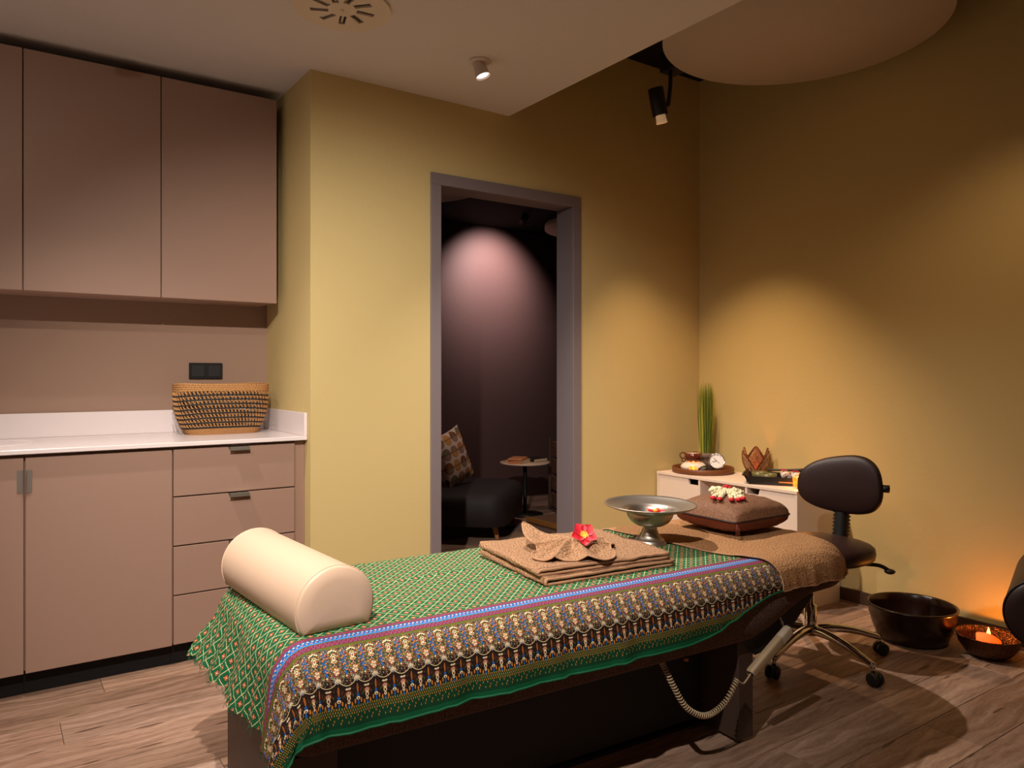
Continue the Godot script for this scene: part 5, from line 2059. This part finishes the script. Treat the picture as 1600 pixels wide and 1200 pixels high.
func armchair() -> void:
	# only the round end of its arm reaches into the picture
	var at := Vector3(2.590, 0, -0.938)
	var t := thing("armchair", "dark brown leather armchair arm with a rounded end beside the candle bowl", "armchair", at, deg_to_rad(-72.0))
	var st := new_st()
	# local -z runs away from the camera, arms along z
	var g := []
	for q in [[0.0, 0.012], [0.075, 0.010], [0.098, 0.004], [0.106, -0.008], [0.108, -0.03], [0.108, -0.55], [0.09, -0.57], [0.0, -0.575]]:
		var rw := []
		for k in 40:
			var a := TAU * k / 40
			rw.append(Vector3(cos(a) * q[0], 0.44 + sin(a) * q[0], q[1]))
		g.append(rw)
	sheet(st, g, [], true)
	part("arm", st, M.leather_dark, t)
	st = new_st()
	var ps := []
	for k in 40:
		var a := TAU * k / 40
		ps.append(Vector3(cos(a) * 0.107, 0.44 + sin(a) * 0.107, -0.006))
	tube(st, ps, 0.003, 6, false, true)
	part("arm_piping", st, M.leather_dark, t)
	st = new_st()
	minmax(st, Vector3(0.03, 0.14, -0.56), Vector3(0.09, 0.36, -0.02), 0.02)
	part("arm_panel", st, M.leather_dark, t)
	st = new_st()
	minmax(st, Vector3(0.092, 0.14, -0.54), Vector3(0.64, 0.40, 0.0), 0.04)
	part("seat", st, M.leather_dark, t)
	st = new_st()
	minmax(st, Vector3(0.03, 0.14, -0.72), Vector3(0.70, 0.82, -0.58), 0.05)
	part("backrest", st, M.leather_dark, t)
	for p in [Vector3(0.12, 0, -0.06), Vector3(0.62, 0, -0.06), Vector3(0.12, 0, -0.64), Vector3(0.62, 0, -0.64)]:
		st = new_st()
		tube(st, [p + Vector3(0, 0.0, 0), p + Vector3(0, 0.145, 0)], [0.014, 0.022], 12)
		part("leg", st, M.bed_dark, t)

# ------------------------------------------------------------------ lounge beyond the door
func lounge_furniture() -> void:
	# upholstered bench-sofa, turned
	var corner := Vector3(2.93, 0, -4.43)
	var turn := deg_to_rad(45.0)
	var t := thing("lounge_sofa", "dark upholstered lounge seat on beech legs beyond the doorway", "sofa", corner, turn)
	# local x towards the back right, local z... the seat runs to -x and -z
	var st := new_st()
	var g := []
	for q in [[0.0, 0.12], [0.0, 0.28], [0.015, 0.315], [0.05, 0.335], [0.12, 0.34]]:
		var rw := []
		for p in rounded_rect(0.45 - q[0], 0.62 - q[0], 0.14 - q[0] * 0.6, 6): rw.append(Vector3(p.x + 0.24, q[1], p.y - 0.52))
		g.append(rw)
	sheet(st, g, [], true)
	var tp: Array = g[4]
	var bt: Array = g[0]
	for k in tp.size():
		tri(st, Vector3(0.24, 0.34, -0.52), tp[k], tp[(k + 1) % tp.size()])
		tri(st, Vector3(0.24, 0.12, -0.52), bt[(k + 1) % bt.size()], bt[k])
	part("seat", st, M.sofa, t)
	for p in [[Vector3(0.0, 0, 0.0), Vector3(-0.03, 0, 0.03)], [Vector3(0.62, 0, 0.0), Vector3(0.03, 0, 0.03)], [Vector3(0.0, 0, -1.02), Vector3(-0.03, 0, -0.03)], [Vector3(0.62, 0, -1.02), Vector3(0.03, 0, -0.03)]]:
		st = new_st()
		tube(st, [p[0] + p[1] * 0.6, p[0] - p[1] * 0.5 + Vector3(0, 0.122, 0)], [0.014, 0.024], 14)
		part("leg", st, M.beech, t, "tapered beech leg")
	# dotted cushion
	var cp := Vector3(2.88, 0.345, -4.80)
	t = thing("dotted_cushion", "cream cushion with brown and olive dots leaning on the dark lounge seat", "cushion", cp)
	var bs := Basis(Vector3.UP, deg_to_rad(18.0)) * Basis(Vector3(0, 0, 1), deg_to_rad(17.0)) * Basis(Vector3(1, 0, 0), deg_to_rad(-10.0))
	st = new_st()
	var n := 26
	for sgn in [1.0, -1.0]:
		g = []
		var uv := []
		for i in n + 1:
			var rw := []
			var ru := []
			for k in n + 1:
				var u := -1.0 + 2.0 * i / n
				var v := -1.0 + 2.0 * k / n
				var bulge := pow(maxf(0.0, (1 - pow(absf(u), 2.4)) * (1 - pow(absf(v), 2.4))), 0.5)
				var px := u * 0.15 * (1.0 - 0.08 * (1 - v * v) * u * u)
				var py := v * 0.205 * (1.0 - 0.07 * (1 - u * u) * v * v)
				rw.append(bs * Vector3(px, py + 0.215, sgn * bulge * 0.060))
				ru.append(Vector2(0.5 + u * 0.5, 0.5 - v * 0.5))
			if sgn < 0:
				rw.reverse()
				ru.reverse()
			g.append(rw)
			uv.append(ru)
		sheet(st, g, uv)
	part("cover", st, M.cushion, t)
	# round table
	var tb := Vector3(3.64, 0, -5.06)
	t = thing("side_table", "small round pale side table on a black stem beyond the doorway", "table", tb)
	st = new_st()
	lathe(st, [[0.0, 0.422], [0.19, 0.422], [0.208, 0.428], [0.208, 0.435], [0.205, 0.437], [0.0, 0.437]], 56)
	part("table_top", st, M.table_white, t)
	st = new_st()
	lathe(st, [[0.0, 0.0], [0.15, 0.0], [0.15, 0.008], [0.02, 0.014], [0.016, 0.02], [0.016, 0.4215], [0.0, 0.4215]], 32)
	part("stem", st, M.black_metal, t)
	var book := func(label: String, at: Vector3, turn2: float, size: Vector3, cover: Material) -> void:
		var b := thing("book", label, "book", at, turn2)
		var s2 := new_st()
		cbox(s2, Vector3(0, size.y / 2, 0), Vector3(size.x * 0.97, size.y * 0.8, size.z * 0.96), 0.0005)
		part("pages", s2, M.paper, b)
		s2 = new_st()
		cbox(s2, Vector3(0, size.y * 0.95, 0), Vector3(size.x, size.y * 0.1, size.z), 0.0004)
		cbox(s2, Vector3(0, size.y * 0.05, 0), Vector3(size.x, size.y * 0.1, size.z), 0.0004)
		cbox(s2, Vector3(-size.x / 2, size.y / 2, 0), Vector3(0.002, size.y, size.z), 0.0004)
		part("cover", s2, cover, b)
	book.call("thick book with a tan cover on the round side table", tb + Vector3(-0.085, 0.4375, 0.03), 0.45, Vector3(0.17, 0.030, 0.13), M.book_tan)
	book.call("slim tan notebook on top of the thick book", tb + Vector3(-0.095, 0.469, 0.035), 0.7, Vector3(0.19, 0.012, 0.12), M.book_tan)
	book.call("slim dark covered book on the right of the round side table", tb + Vector3(0.108, 0.4375, -0.01), 0.2, Vector3(0.17, 0.024, 0.14), M.book_dark)
	# stacked wicker drawers
	t = thing("wicker_chest", "narrow wicker drawer chest at the right side of the doorway opening", "chest", Vector3(4.06, 0, -4.94), deg_to_rad(-20.0))
	st = new_st()
	minmax(st, Vector3(-0.17, 0.0, -0.16), Vector3(0.17, 0.02, 0.16), 0.003)
	for s in [-1, 1]:
		for q in [-1, 1]: minmax(st, Vector3(s * 0.165 - 0.01, 0.02, q * 0.15 - 0.01), Vector3(s * 0.165 + 0.01, 0.62, q * 0.15 + 0.01), 0.002)
	part("frame", st, M.bed_wood, t)
	for k in 4:
		st = new_st()
		for r in 7:
			var y := 0.04 + k * 0.145 + r * 0.017
			var pl := []
			for p in rounded_rect(0.15, 0.138, 0.02, 3): pl.append(Vector3(p.x, y, p.y))
			tube(st, pl, 0.0095, 6, false, true)
		part("wicker_drawer", st, M.wicker, t)
	t = thing("rolled_blanket", "rolled brown blanket lying on the wicker chest", "blanket", Vector3(4.03, 0.62, -4.94), deg_to_rad(-20.0))
	st = new_st()
	lathe(st, [[0.0, -0.13], [0.05, -0.13], [0.062, -0.115], [0.062, 0.115], [0.05, 0.13], [0.0, 0.13]], 28, Transform3D(facing(Vector3(0, 0, 1)), Vector3(0, 0.062, 0)))
	part("roll", st, M.wicker, t)
	t = thing("leaning_rod", "two slim wooden rods leaning in the dark corner beyond the doorway", "rod", Vector3(3.70, 0.0505, -4.66))
	for q in [[Vector3(0.13, 0.003, 0.02), Vector3(-0.02, 1.04, 0.0)], [Vector3(0.15, 0.003, 0.035), Vector3(0.015, 0.99, 0.01)]]:
		st = new_st()
		tube(st, [q[0], q[1]], 0.007, 8)
		part("rod", st, M.stick, t)
	# low wooden platform and rug
	t = thing("floor_platform", "low wooden platform with a pale edge on the lounge floor", "platform", Vector3(3.86, 0, -4.46))
	st = new_st()
	minmax(st, Vector3(-0.42, 0.0, -0.29), Vector3(0.42, 0.05, 0.27), 0.004)
	part("deck", st, M.mat_wood, t)
	st = new_st()
	minmax(st, Vector3(-0.436, 0.02, -0.29), Vector3(-0.421, 0.056, 0.27), 0.002)
	part("edge_strip", st, M.brass, t, "yellowish edge strip")
	t = thing("woven_rug", "small grey brown woven rug on the lounge floor", "rug", Vector3(3.30, 0, -4.52))
	st = new_st()
	minmax(st, Vector3(-0.09, 0.0005, -0.20), Vector3(0.11, 0.008, 0.16), 0.002)
	part("weave", st, M.rug_a, t)
